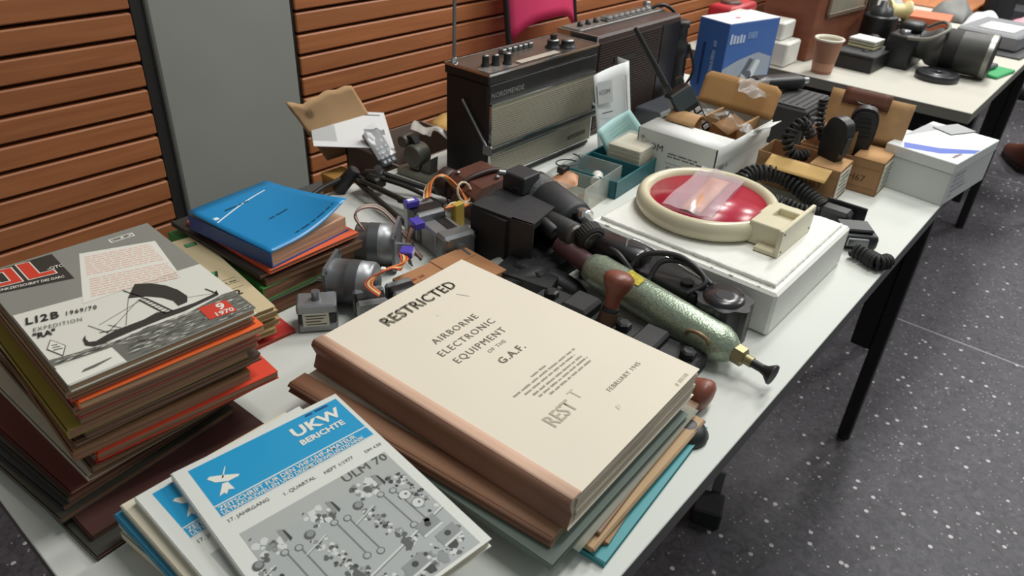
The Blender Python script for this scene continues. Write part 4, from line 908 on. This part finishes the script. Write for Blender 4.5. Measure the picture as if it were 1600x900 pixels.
# ------------------------------------------------------------------ ICOM box with handheld
ib = thing('device_box', 'white carton with open brown card inserts beside the teal tray', 'box', (1.066, .455, TOP))
WB = mat('d7d9d6', .5); WBG = mat('c2c4bf', .5); W3, D3, H3 = .205, .147, .074
for a_ in ((0, .0015, 0, D3), (W3-.0015, W3, 0, D3), (0, W3, 0, .0015), (0, W3, D3-.0015, D3)): G().box(*a_, 0, H3).build('carton_side', WBG, ib)
G().box(0, W3, 0, D3, 0, .0015).build('carton_bottom', CARD, ib)
G().sheet(lambda u, v: (.062*u, D3*v, H3+.0008+.001*u), 2, 2, .0012).build('top_flap', WB, ib)
G().sheet(lambda u, v: (W3*u, -.001-.0*v, H3-.03*v+.002), 2, 2, .001).build('front_flap', WB, ib)
G().sheet(lambda u, v: (W3*.62+.05*u, -.002-.025*v, H3+.001+.012*v-.0*u), 3, 3, .001).build('torn_flap', WB, ib)
G().sheet(lambda u, v: (W3-.002+.02*v, .0+D3*u, H3+.055*v*(1 if .06 < u < .94 else .85)), 14, 5, .0015).build('rear_flap', mat('b58a58', .85, var=.05, vs=40), ib)
for i, (x0, y0, x1, y1, zz) in enumerate(((.07, .01, .075, .13, .07), (.12, .02, .2, .024, .078), (.08, .085, .19, .089, .08), (.15, .03, .154, .13, .06))):
    G().box(x0, x1, y0, y1, .012, zz).build('card_divider', CARD, ib)
G().sheet(lambda u, v: (.055+.05*u, .075+.055*v, H3+.004+.014*math.sin(math.pi*u)), 8, 3, .0012).build('card_insert', CARD, ib); G().sheet(lambda u, v: (.1+.08*u, .03+.03*v, .066+.012*v), 3, 3, .0012).build('card_insert', CARDD, ib)
FI = frame((0, 0, 0), (0, -1, 0), (0, 0, 1))
text('ICOM', .0165, FI @ T(-D3+.008, .043, .0006), INK, ib, xs=1.05); G(FI @ T(-D3+.0105, .0595, .0006)).lathe([(.0026, 0), (.0026, .0003), (.0019, .0003), (.0019, 0)], None, 18, caps=False).build('ring_mark', INK, ib); words(ib, FI @ T(-.085, .043, .0006), .055, .003, INKG, 6); words(ib, FI @ T(-.085, .038, .0006), .065, .003, INKG, 7); text('IC', .009, FI @ T(-.085, .016, .0006), INK, ib)
words(ib, frame((.01, -.0022, .035), (1, 0, 0), (0, 0, 1)), .035, .009, INKG, 8); G(FI).rect(-.088, .013, -.045, .0136, .0005).rect(-.088, .027, -.045, .0276, .0005).build('label_frame', INKG, ib, recalc=False)
wt = thing('handheld_radio', 'black handheld radio with long rubber antenna leaning in the carton', 'radio', (1.185, .548, TOP+.045), 0)
MW = frame((0, 0, 0), (.84, -.52, .62), (-.5, .55, 1))
hb_ = G(MW).box(-.022, .022, 0, .095, -.015, .015, .004).build('handset_body', BLK, wt); G(MW).box(-.019, .019, .06, .09, .015, .0165, .001).build('display', mat('3a4448', .25), wt)
for i in range(4):
    for j in range(3): G(MW).box(-.018+.013*j, -.008+.013*j, .008+.012*i, .016+.012*i, .015, .0175, .0008).build('key', mat('b4b8bb', .4), hb_)
G(MW).cyl((-.014, .1, 0), (-.014, .112, 0), .0065, n=16).build('antenna_base', BLK, wt); G(MW).cyl((-.014, .11, 0), (-.018, .225, 0), .0055, .0035, n=14).build('antenna', RUB, wt); G(MW).cyl((.012, .1, 0), (.012, .111, 0), .006, n=16).build('knob', BLK, wt)
for i, (x, y, zz, s, lab) in enumerate(((1.205, .545, .083, .07, 'clear plastic bag over the handheld radio keys'), (1.27, .5, .125, .06, 'crinkled clear bag hanging over the rear carton flap'), (1.19, .475, .076, .06, 'silvery clear bag inside the open white carton'))):
    rr = random.Random(40+i); ph = [rr.uniform(0, 6) for _ in range(4)]
    o = G().sheet(lambda u, v: ((u-.5)*s, (v-.5)*s*.9, .01*math.sin(5*u+ph[0])*math.sin(5*v+ph[1])+.005*math.sin(12*u+ph[2]+9*v)-.02*(u-.5)), 16, 14).build('plastic_bag', film('dfe2e2', .32, .12))
    o.location = (x, y, TOP+zz); o.rotation_euler = (.2, -.5 if i == 1 else .2, .4); tag(o, lab, 'plastic bag')
# blue and white box
bx = thing('product_box', 'tall blue and white printed box standing behind the open white carton', 'box', (1.5, .668, TOP), -14)
BB = mat('3f68ad', .4, var=.04, vs=8); W4, D4, H4 = .165, .082, .168
G().box(0, W4, 0, D4, 0, H4, .001).build('carton', [BB], bx); G().box(.0005, W4-.0005, .0005, D4-.0005, H4-.0005, H4+.0006).build('white_lid', mat('dcdfe2', .45), bx)
G().box(.06, .07, .03, .04, H4+.0004, H4+.0009).build('red_mark', RED, bx)
G(frame((0, -.0006, 0), (1, 0, 0), (0, 0, 1))).flat([(.0, .0), (.16, .0), (.16, .085), (.11, .1), (.05, .09), (0, .075)], 0, 0).flat([(.03, .01), (.05, .01), (.1, .085), (.085, .09)], .0002, 1).flat([(.065, .01), (.09, .01), (.125, .08), (.11, .085)], .0002, 2).flat(disc(.09, .05, .012, n=16), .0003, 1).build('picture_print', [mat('9aa3b2', .45, var=.1, vs=30), mat('5b5f68', .4), mat('d5d8dd', .4)], bx, recalc=False)
words(bx, frame((.008, -.0009, H4-.042), (1, 0, 0), (0, 0, 1)), .05, .022, mat('b8c6e4', .4), 11, (4, 5)); words(bx, frame((.064, -.0009, H4-.036), (1, 0, 0), (0, 0, 1)), .034, .018, mat('7f9acb', .4), 12, (4, 5))
FB = frame((-.0008, 0, 0), (0, 0, 1), (0, 1, 0)); words(bx, frame((-.0009, .026, .06), (0, 0, 1), (0, 1, 0)), .07, .01, mat('9fb2d8', .4), 13, (6, 9)); G().box(-.0009, -.0004, .055, .061, .03, .12).build('dark_stripe', mat('22396b', .4), bx)

# ------------------------------------------------------------------ black transceiver, microphones, small cartons
tx = thing('transceiver', 'black box transceiver in front of the far table edge', 'radio', (1.362, .428, TOP), 0)
G().box(0, .13, 0, .078, 0, .076, .003).build('case', BLKM, tx); G().box(.006, .125, .005, .073, .076, .079, .001).build('lid', mat('2b2c2e', .5), tx); G().box(.01, .122, -.004, 0, .008, .07, .002).build('front_panel', BLK, tx)
for x in (.025, .045, .065, .1): G().cyl((x, -.004, .055), (x, -.014, .055), .008 if x < .1 else .012, n=18).build('knob', mat('3a3b3d', .4), tx)
for k in range(5): G().box(.016, .115, .012+.013*k, .015+.013*k, .079, .08).build('lid_rib', RUB, tx)
hs = thing('microphone', 'black speaker microphone lying on top of the transceiver', 'microphone', (1.40, .545, TOP+.098), -30); G().box(-.01, .1, -.02, .02, -.016, .008, .008, seg=3).build('mic_body', BLK, hs); G().tube(coil([(-.01, 0, 0), (-.05, .012, .0), (-.07, .03, -.008)], .007, 12, .0022), .0022, 6).build('coiled_cord', RUB, hs); G().cyl((.1, 0, -.004), (.118, 0, -.004), .006, n=14).build('clip', STEEL, hs)
G().box(1.35, 1.45, .515, .585, TOP, TOP+.078, .003).build('power_unit', BLK); pu = bpy.data.objects['power_unit']; tag(pu, 'black power unit squeezed between transceiver and blue box', 'power unit'); 
for k in range(6): G().box(1.36+.015*k, 1.368+.015*k, .52, .58, TOP+.0775, TOP+.0795).build('cooling_fin', RUB, pu)
def carton(lab, x, y, rz, w_, d_, h_, txt):
    t = thing('cardboard_carton', lab, 'box', (x, y, TOP), rz, 'brown microphone cartons')
    for a_ in ((0, .0012, 0, d_), (w_-.0012, w_, 0, d_), (0, w_, 0, .0012), (0, w_, d_-.0012, d_)): G().box(*a_, 0, h_).build('carton_side', mat('a07a55', .85, var=.05), t)
    G().box(0, w_, 0, d_, 0, .0012).build('carton_bottom', CARDD, t)
    G().box(w_*.08, w_*.92, -.0008, -.0001, .006, h_-.006).build('white_label', mat('cfcdc2', .6), t)
    for k in range(5): G().box(w_*.2, w_*(.8-.08*(k % 3)), -.0012, -.0008, .012+.008*k, .014+.008*k).build('label_line', INKG, t)
    text(txt, .016, frame((-.0004, .05, .02), (0, -1, 0), (0, 0, 1)), mat('4a3626', .7), t); G().box(-.0005, 0, .004, d_-.004, .0105, .0112).build('print_line', CARDD, t); G().box(-.0005, 0, .004, d_-.004, .044, .0447).build('print_line', CARDD, t)
    return t
c1 = carton('front brown carton holding an upright hand microphone', 1.172, .292, 2, .07, .135, .056, 'H67')
G().sheet(lambda u, v: (-.001-.03*v, .012+.1*u, .056-.012*v), 10, 4, .0012).build('side_flap', mat('c7a468', .85), c1); G().box(.002, .066, .0, .05, .0555, .0567).build('top_flap', CARD, c1)
c2 = carton('rear brown carton with raised lid and brown reinforced slot', 1.256, .25, 2, .085, .14, .058, 'H67')
G().sheet(lambda u, v: (.084+.022*v, .0+.138*u, .058+.074*v), 4, 6, .0015).build('raised_lid', CARD, c2); G().sheet(lambda u, v: (.0985+.0085*v, .038+.078*u, .112+.026*v), 6, 3, .0025).build('brown_patch', mat('6a4030', .6), c2)
G().tube(spline([(.097, .065, .124), (.0965, .07, .118), (.0965, .088, .118), (.097, .093, .124)], 5), .0008, 6).build('slot_clip', STEEL, c2)
G().sheet(lambda u, v: (.0-.02*v*0+.07*v, .0+.05*u, .0585+.001*v), 2, 2, .0012).build('top_flap', mat('bf9465', .85), c2); G().box(.03, .034, .06, .1, .03, .09).build('card_divider', CARD, c2)
G().sheet(lambda u, v: (.02+.01*v, .095+.04*u, .056+.045*v*(1-.4*u)), 3, 3, .0012).build('corner_flap', mat('c08f66', .85), c2)
def handmic(lab, loc, X, Y):
    t = thing('hand_microphone', lab, 'microphone', loc, 0, 'hand microphones'); Mh = frame((0, 0, 0), X, Y)
    g = G(Mh); pts = []
    for k in range(24):
        an = 2*math.pi*k/24; c_o, s_o = math.cos(an), math.sin(an)
        pts.append((.022*(abs(c_o)**.7)*(1 if c_o > 0 else -1)*(1+.12*s_o), .042+.042*(abs(s_o)**.75)*(1 if s_o > 0 else -1)))
    g.prism(pts, -.009, .009, sm=True); g.build('mic_body', BLK, t)
    mf = G(Mh).prism([(x*.86, .042+(y-.042)*.88) for x, y in pts], .009, .013, sm=True).build('mic_face', mat('232426', .5), t)
    for k in range(5): G(Mh).box(-.014+.001*k, .014-.001*k, .035+.008*k, .039+.008*k, .013, .0142, .0005).build('speaker_slot', RUB, mf)
    G(Mh).box(-.0245, -.021, .03, .06, -.006, .006, .001).build('talk_key', mat('2f3032', .4), t)
    G(Mh).cyl((0, .002, 0), (0, -.018, 0), .006, n=14).build('strain_relief', RUB, t)
    return t, Mh
m1, Mh = handmic('black hand microphone standing edge-on in the front carton', (1.222, .33, TOP+.045), (.35, .9, .15), (-.05, .02, 1))
G().tube(coil([(-.004, .035, .04), (-.02, .05, .062), (-.04, .06, .04), (-.042, .045, .014), (-.02, .03, .012)], .0075, 16, .0018), .0029, 6).build('coiled_cord', RUB, m1)
m2, Mh = handmic('black hand microphone with ribbed face leaning in the rear carton', (1.302, .312, TOP+.046), (.3, -.95, 0), (-.1, .12, 1))
G().tube(coil([(-.025, .05, .02), (-.035, .06, .05), (-.03, .065, .085)], .006, 10, .0018), .0026, 6).build('coiled_cord', RUB, m2)
hc = thing('coiled_cable', 'thick black coiled cord lying behind the foam box', 'cable', (1.072, .345, TOP))
G().tube(coil([(.005, .08, .012), (.05, .07, .03), (.075, .03, .032), (.065, -.02, .02), (.05, -.055, .012)], .011, 24, .0035, 12), .0034, 6).build('coil', RUB, hc); G().tube(coil([(.0, .05, .01), (.02, .01, .012), (.02, -.03, .01), (.03, -.06, .01)], .0085, 17, .003, 12), .003, 6).build('coil', RUB, hc)
G().tube(spline([(-.04, .1, .03), (-.02, .1, .035), (.005, .08, .02)], 6), .003, 8).build('cord_end', RUB, hc)
G().box(.012, .042, -.105, -.06, 0, .03, .005).build('plug_body', BLK, hc); G().box(.046, .05, -.12, -.06, .002, .034, .001).build('plug_plate', BLK, hc)
hm = thing('hand_microphone', 'black push-to-talk microphone lying at the table edge by the foam box', 'microphone', (1.062, .222, TOP), 35, 'hand microphones')
G().box(-.024, .024, -.03, .03, 0, .024, .007, seg=3).build('mic_body', BLK, hm); G().box(-.017, .017, -.022, .024, .024, .03, .002).build('mic_back', mat('202123', .45), hm); G().box(-.028, -.0235, -.014, .016, .008, .02, .001).build('talk_key', STEEL, hm)
cc = thing('coiled_cable', 'short black coiled cord at the table edge below the microphone', 'cable', (1.008, .187, TOP))
G().tube(coil([(.01, .018, .013), (.003, -.004, .012), (-.003, -.018, .012), (.012, -.028, .012)], .0085, 12, .003, 12), .003, 6).build('coil', RUB, cc); G().tube(spline([(.012, -.028, .012), (.03, -.02, .006), (.04, .004, .006)], 6), .0025, 8).build('cord_end', RUB, cc)

# white carton at the table corner
wx = thing('white_carton', 'white carton with blue stripe overhanging the table corner', 'box', (1.302, .158, TOP), -8)
WCB = mat('cfd2cf', .5)
G().box(0, .182, 0, .112, 0, .056, .001).build('carton_base', WCB, wx); G().box(-.0012, .1832, -.0012, .1132, .0565, .0745, .001).build('carton_lid', mat('d6d9d8', .5), wx)
G(T(0, 0, .0747)).flat([(.026, .096), (.05, .046), (.097, .0), (.073, .0), (.025, .035), (.001, .085)], 0, 0).flat([(.05, .112), (.16, .112), (.165, .08), (.1, .1)], 0, 1).build('lid_print', [mat('3556b8', .45), mat('9fa3a6', .5)], wx, recalc=False)
words(wx, T(.022, .012, .0749) @ RZ(-3), .03, .0065, mat('9a7f86', .6), 14, (8, 10))
for k in range(5): text(('LIEFERSCHEIN', 'ART. NR. 4711', 'BAUTEILE SATZ', 'MADE IN GERMANY', 'STK 1')[k], .0075, frame((.016, -.0006, .046-.009*k), (1, 0, 0), (0, 0, 1)), mat('8d8fa4', .6), wx)
o = G().box(0, .06, 0, .04, 0, .0015, .0005).build('grey_card', mat('9b9ea0', .4)); o.location = (1.44, .2, TOP+.0752); o.rotation_euler.z = -.5; tag(o, 'grey card lying on the white carton', 'card')

# ------------------------------------------------------------------ far table
cu = thing('paper_cup', 'brown paper cup with white rim on the far table', 'cup', (1.945, .602, TOP))
G().lathe([(0, 0), (.024, 0), (.034, .082)], None, 32, caps=False).build('cup_wall', mat('a97a63', .7), cu); G(T(0, 0, .082)).lathe([(.031, -.003), (.034, -.002), (.0365, .001), (.035, .004), (.032, .0035), (.031, -.003)], None, 32, caps=False).build('rim', mat('d6d2c2', .6), cu)
G().lathe([(0, .004), (.0235, .004), (.033, .082)], None, 32, caps=False).build('cup_inside', mat('cfc9b8', .7), cu); G().lathe([(.0251, .008), (.0276, .028)], None, 32, caps=False).build('sleeve_band', mat('b98a72', .7), cu)
ps = thing('battery_pack', 'flat black box with switch standing beside the paper cup', 'box', (2.03, .508, TOP), -2); G().box(0, .15, 0, .1, 0, .034, .002).build('case', BLK, ps); G().box(-.001, .151, -.001, .101, .034, .042, .002).build('lid', BLKM, ps); G().lathe([(.009, 0), (.008, .003), (0, .003)], T(.045, .04, .042), 18).build('switch', RUB, ps)
gd = thing('slide_stack', 'cream and white slide frames lying on the flat black box', 'slides', (2.13, .565, TOP+.0425), -6)
for k in range(3): G().box(-.03, .03, -.035, .035, .008*k, .008*k+.006, .001).build('slide', mat(('c8c29a', 'a8a890', 'd8d8d2')[k], .5), gd)
G().lathe([(.012, 0), (.014, .006), (.014, .02), (.008, .024)], T(.045, -.0, .0), 20).build('cap', BLK, gd)
wbx = thing('wooden_case', 'brown wooden case with glazed front on the far table', 'box', (2.01, .67, TOP), -6)
WD = wood_mat('7c4a35', 'case_wood', (3, 3, 14))
G().box(0, .3, 0, .15, 0, .22, .003).build('case_body', WD, wbx); G().box(.06, .27, -.004, 0, .115, .2, .001).build('front_panel', mat('8f8a7c', .3, var=.1, vs=20), wbx)
for a_ in ((.05, .28, .105, .116), (.05, .28, .2, .211), (.05, .061, .105, .211), (.27, .281, .105, .211)): G().box(a_[0], a_[1], -.007, -.001, a_[2], a_[3], .001).build('panel_frame', mat('6d5c4c', .4), wbx)
G().box(.296, .306, -.006, .15, 0, .225, .002).build('dark_edge', mat('3a2a22', .5), wbx)
for lab, x, y, zz, w_, d_, h_ in (('lower white foam block at the end of the far table', 1.905, .685, 0, .085, .19, .06), ('upper white foam block with red print on the far table', 1.915, .71, .06, .075, .16, .045)):
    t = thing('foam_block', lab, 'foam', (x, y, TOP+zz), 0, 'foam blocks on the far table'); G().box(0, w_, 0, d_, 0, h_, .004).build('block', FO, t); G().box(.01, w_-.01, .01, d_-.01, h_-.001, h_+.0005).build('recess', mat('bdbdb4', .9, var=.15, vs=90), t)
rd = thing('red_case', 'red plastic case with round grip behind the blue box', 'case', (2.06, .96, TOP+.0)); G().box(-.06, .1, -.07, .01, 0, .1, .012, seg=2).build('case_body', mat('b8303a', .4), rd); G(T(.0, -.03, .1)).lathe([(.03, 0), (.028, .007), (.015, .008), (0, .006)], None, 24).build('grip', mat('5a3a34', .5), rd)
bc = thing('black_canister', 'tall black canister standing behind the flat black box', 'canister', (2.275, .585, TOP)); G().lathe([(.045, 0), (.045, .095), (.043, .1), (.03, .1)], None, 32).build('can', mat('121212', .35), bc); G(T(0, 0, .1)).lathe([(.03, 0), (.026, .02), (.012, .022), (.01, .035), (.0, .036)], None, 24).build('stopper', mat('3c3d3e', .4, .5), bc)
mt = thing('metal_fitting', 'chrome fitting with lever lying on the black canister side', 'fitting', (2.41, .66, TOP)); G().cyl((0, 0, 0), (0, 0, .15), .02, n=20).build('stem', mat('4a4c4b', .4, .5), mt); G().tube(spline([(0, 0, .15), (-.03, .02, .17), (-.07, .02, .165)], 6), .008, 8).build('lever', STEEL, mt)
sp_ = thing('cream_spool', 'cream plastic spool behind the camera', 'spool', (2.47, .585, TOP+.0)); G().box(-.025, .025, -.025, .025, 0, .055, .003).build('support', BLKM, sp_)
G().lathe([(.03, 0), (.03, .008), (.02, .012), (.02, .05), (.03, .054), (.03, .062)], axis((-.03, .03, .085), (.02, -.03, .085)), 24).build('spool', mat('cfc490', .5), sp_)
ca = thing('camera', 'black camera with very large telephoto lens on the far table', 'camera', (2.21, .42, TOP), 0)
LB = mat('3c3d3b', .45, var=.1, vs=60)
G().box(-.07, .06, .03, .1, 0, .085, .008, seg=2).build('camera_body', BLK, ca); G().box(-.03, .03, .035, .09, .085, .11, .01, seg=2).build('prism_hump', BLK, ca); G(T(.045, .065, .085)).lathe([(.014, 0), (.014, .012), (0, .012)], None, 20).build('dial', mat('3c3d3b', .4), ca); G(T(-.05, .065, .085)).lathe([(.012, 0), (.012, .01), (0, .01)], None, 20).build('dial', STEEL, ca)
LA = axis((-.005, .035, .058), (.012, -.14, .0555))
G(LA).lathe([(.034, 0), (.036, .02), (.045, .03), (.05, .05), (.052, .15), (.054, .155), (.054, .172), (.048, .176), (.044, .17)], None, 40).build('lens_barrel', LB, ca); G(LA).lathe([(.0546, .158), (.0546, .17)], None, 40, caps=False).build('front_ring', mat('8a8b84', .35, .6), ca); G(LA).lathe([(.044, .168), (.03, .172), (0, .174)], None, 32).build('glass', mat('15181c', .08), ca); G(LA).lathe([(.0505, .06), (.0515, .064), (.0515, .09), (.0515, .094)], None, 40, caps=False).build('focus_ring', RUB, ca)
G().tube(spline([(-.07, .05, .08), (-.085, -.0, .09), (-.045, -.03, .112), (.03, -.0, .115), (.066, .04, .09)], 8), .0045, 8).build('neck_strap', mat('77776e', .6), ca)
cp = thing('lens_cap', 'round black lens cap lying in front of the big lens', 'lens cap', (2.125, .374, TOP)); G().lathe([(.049, 0), (.051, .003), (.051, .015), (.047, .019), (.04, .017), (0, .017)], None, 40).build('cap', mat('26272a', .35), cp); G().lathe([(.03, .017), (.028, .0185), (.012, .0185), (.01, .017)], None, 30).build('cap_ridge', mat('3a3b3e', .3), cp)
gt = thing('green_tray', 'small green plastic tray by the far table edge', 'tray', (2.30, .275, TOP), -10); G().box(-.05, .07, -.025, .03, 0, .008, .002).build('tray_plate', mat('2f9a5a', .4), gt); o = G().box(-.03, .04, .01, .05, .009, .02, .003).build('grey_clip', mat('4a4d4c', .5), gt)
lt = thing('laptop_case', 'grey flat case with white sheet on the far table', 'case', (2.58, .28, TOP), -6); G().box(0, .25, 0, .17, .006, .05, .006).build('case_body', mat('7d8084', .45), lt); G().box(-.05, .3, -.03, .2, 0, .006, .002).build('dark_mat', mat('3d3f40', .6), lt)
o = G().sheet(lambda u, v: (.04+.13*u, .03+.1*v, .0515), 3, 3, .001).build('white_sheet', mat('d4d6d6', .6), lt)
rx = thing('orange_box', 'small orange carton behind the lens', 'box', (2.44, .485, TOP), 8); G().box(-.05, .06, -.04, .06, 0, .085, .001).build('carton_body', mat('b5603f', .6), rx); G().box(-.051, .061, -.041, .061, .078, .092, .001).build('carton_lid', mat('c96a44', .6), rx)
for i, (lab, x, y, w_, d_, h_, c) in enumerate((('crumpled white paper bundle at the back of the far table', 2.95, .44, .14, .1, .05, 'cfd3d8'), ('pink folder behind the grey flat case', 3.0, .34, .24, .08, .035, 'c08a98'), ('tan wrapping paper behind the orange carton', 2.66, .55, .16, .08, .04, 'b79a80'), ('pale grey pouch at the back of the far table', 2.72, .68, .2, .14, .1, '9da0a2'), ('dark grey pouch beyond the orange carton', 3.0, .55, .16, .12, .07, '6f706e'))):
    rr = random.Random(60+i); ph = [rr.uniform(0, 6) for _ in range(3)]
    o = G().sheet(lambda u, v: ((u-.5)*w_, (v-.5)*d_, .004+h_*(math.sin(math.pi*u)*math.sin(math.pi*v))**.5*(.8+.2*math.sin(8*u+ph[0])*math.cos(7*v+ph[1]))), 18, 14, .002).build('folded_paper' if i != 1 else 'folder', mat(c, .6, var=.1, vs=30)); o.location = (x, y, TOP); o['label'] = lab; o['category'] = ('paper', 'folder', 'paper', 'pouch', 'pouch')[i]
ft = thing('side_table', 'orange wooden table far behind the second table', 'table', (3.52, .53, 0))
G().box(-.35, 1.0, 0, .9, TOP-.03, TOP, .003).build('table_top', wood_mat('b8733f', 'far_wood'), ft)
for x in (-.3, .95):
    for y in (.05, .85): G().box(x-.02, x+.02, y-.02, y+.02, 0, TOP-.03).build('leg', BLK, ft)
for i, (x, y) in enumerate(((3.55, .27), (4.95, .1), (5.9, -.3))):
    t = thing('office_chair', ('black chair nearest, standing beside the orange table', 'black chair farthest along the hall', 'black chair at the right edge of the hall')[i], 'chair', (x, y, 0), 20*i, 'black chairs far along the hall')
    G().box(-.22, .22, -.22, .22, .42, .48, .02, seg=2).build('seat', BLKM, t); G().box(-.22, .22, .2, .25, .5, .95, .02, seg=2).build('backrest', BLKM, t)
    for sx in (-.2, .2):
        for sy in (-.2, .2): G().tube([(sx, sy, .42), (sx*1.05, sy*1.05, 0)], .014, 8).build('leg', BLK, t)

# ------------------------------------------------------------------ behind and below the table
st = thing('stool', 'low dark stool behind the table carrying the open cardboard boxes', 'stool', (.86, 1.14, 0)); G().box(-.25, .33, -.2, .25, .44, .47, .004).build('seat', mat('4a4a48', .6), st)
for sx in (-.22, .3):
    for sy in (-.17, .22): G().box(sx-.015, sx+.015, sy-.015, sy+.015, 0, .44).build('leg', BLK, st)
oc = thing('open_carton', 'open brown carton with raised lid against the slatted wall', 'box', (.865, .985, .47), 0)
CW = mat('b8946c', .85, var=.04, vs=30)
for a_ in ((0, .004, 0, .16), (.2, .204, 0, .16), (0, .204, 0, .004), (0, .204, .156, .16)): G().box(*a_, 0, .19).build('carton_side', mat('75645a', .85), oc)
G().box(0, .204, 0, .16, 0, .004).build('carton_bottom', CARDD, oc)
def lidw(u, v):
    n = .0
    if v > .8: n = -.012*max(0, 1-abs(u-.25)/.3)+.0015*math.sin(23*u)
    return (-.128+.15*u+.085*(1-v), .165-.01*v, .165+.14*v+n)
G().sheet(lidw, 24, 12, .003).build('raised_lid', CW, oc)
ls = thing('printed_leaflet', 'white printed leaflet lying across the open carton', 'leaflet', (.768, 1.115, .70), 0, None)
Ml = frame((0, 0, .0), (.8, -.5, -.1), (.66, .5, .1)); G(Ml).box(0, .15, -.02, .12, 0, .0012).build('sheet', mat('d3d5d6', .5), ls); G(Ml).rect(.0, .0, .045, .06, .0014).build('grey_print', mat('aeb1b2', .5), ls); G(Ml).rect(.1, .03, .14, .05, .0014).build('dark_print', INKG, ls); G(Ml).rect(.06, .105, .14, .109, .0014).build('title_print', INKG, ls)
ph_ = thing('handheld_radio', 'grey handheld radio in clear wrap lying in the open carton', 'radio', (.865, 1.04, .672), 0)
ph_.scale = (.8, .8, .8); Mp = frame((0, 0, 0), (1, -.1, .15), (-.35, .6, .55)); G(Mp).box(-.022, .022, -.04, .055, 0, .02, .005, seg=2).build('handset_body', mat('56585c', .4), ph_); hb2 = COL.objects[-1]
for i in range(4):
    for j in range(3): G(Mp).box(-.016+.012*j, -.008+.012*j, -.034+.012*i, -.026+.012*i, .02, .022, .0006).build('key', mat('a8abb0', .4), hb2)
G(Mp).sheet(lambda u, v: (-.026+.052*u, -.02+.085*v, .0235+.003*math.sin(6*u)*math.sin(5*v)), 12, 12).build('clear_wrap', film('e2e4e6', .3), ph_)
sb = thing('small_carton', 'small brown carton with yellow lid beside the column', 'box', (.776, 1.03, .47), 0)
sb.scale = (.8, .8, .94); G().box(0, .06, 0, .1, 0, .165, .001).build('carton_body', mat('9d6f42', .85), sb); G().box(-.001, .061, .05, .101, .165, .176, .001).build('yellow_lid', mat('b98c48', .6), sb); G().box(.012, .045, -.0018, -.0008, .125, .15).build('white_label', WHITE, sb); G().box(-.0012, -.0005, .05, .055, .1, .16).build('print_mark', INK, sb)
cd = thing('tan_envelope', 'tan padded envelope on the stool beside the radio', 'envelope', (1.16, 1.02, .47), 4); G().box(-.06, .1, .0, .12, 0, .17, .002).build('envelope_body', CARD, cd); G().sheet(lambda u, v: (-.07+.1*u, .02+.1*v, .175+.018*math.sin(3*u)), 6, 4, .001).build('yellow_flap', mat('cfa764', .6), cd)
o = G().sheet(lambda u, v: (.14*u, .06*(v-.5)+.02*math.sin(4*u), .012*math.sin(9*u)*math.cos(6*v)-.08*u*u), 18, 10).build('plastic_bag', film('dcdad2', .5, .2)); o.location = (.99, 1.06, .675); tag(o, 'crumpled clear bag on the tan envelope by the wall', 'plastic bag')
us = thing('power_adapter', 'small black block with grey strap lying under the table edge', 'adapter', (1.11, .335, 0), 20); G().box(-.035, .03, -.03, .03, 0, .045, .004).build('block', BLKM, us); G().box(.031, .035, -.02, .0, .0, .1, .001).build('strap', mat('6d6e70', .5, .3), us)
sh = thing('shoe', 'brown leather shoe at the right edge of the picture', 'shoe', (3.86, .20, 0), -60)
P = [(-.04, -.01), (-.045, .1), (-.035, .2), (0, .235), (.035, .2), (.042, .1), (.035, -.01), (0, -.03)]
G().prism(P, 0, .022).build('sole', mat('141210', .6), sh)
def shf(u, v):
    an = math.pi*u; y = -.02+.24*v; wd = .04*math.sin(math.pi*(.12+.8*v))**.4; hh = .10-.065*max(0, (v-.3)/.7)**.8
    return (wd*math.cos(an), y, .02+hh*math.sin(an)**.8)
G().sheet(shf, 16, 14, .003).build('upper', mat('5a3528', .45), sh); G().lathe([(.03, 0), (.028, .012), (.022, .002)], T(0, .02, .095), 20).build('ankle_collar', mat('2a1a15', .6), sh)
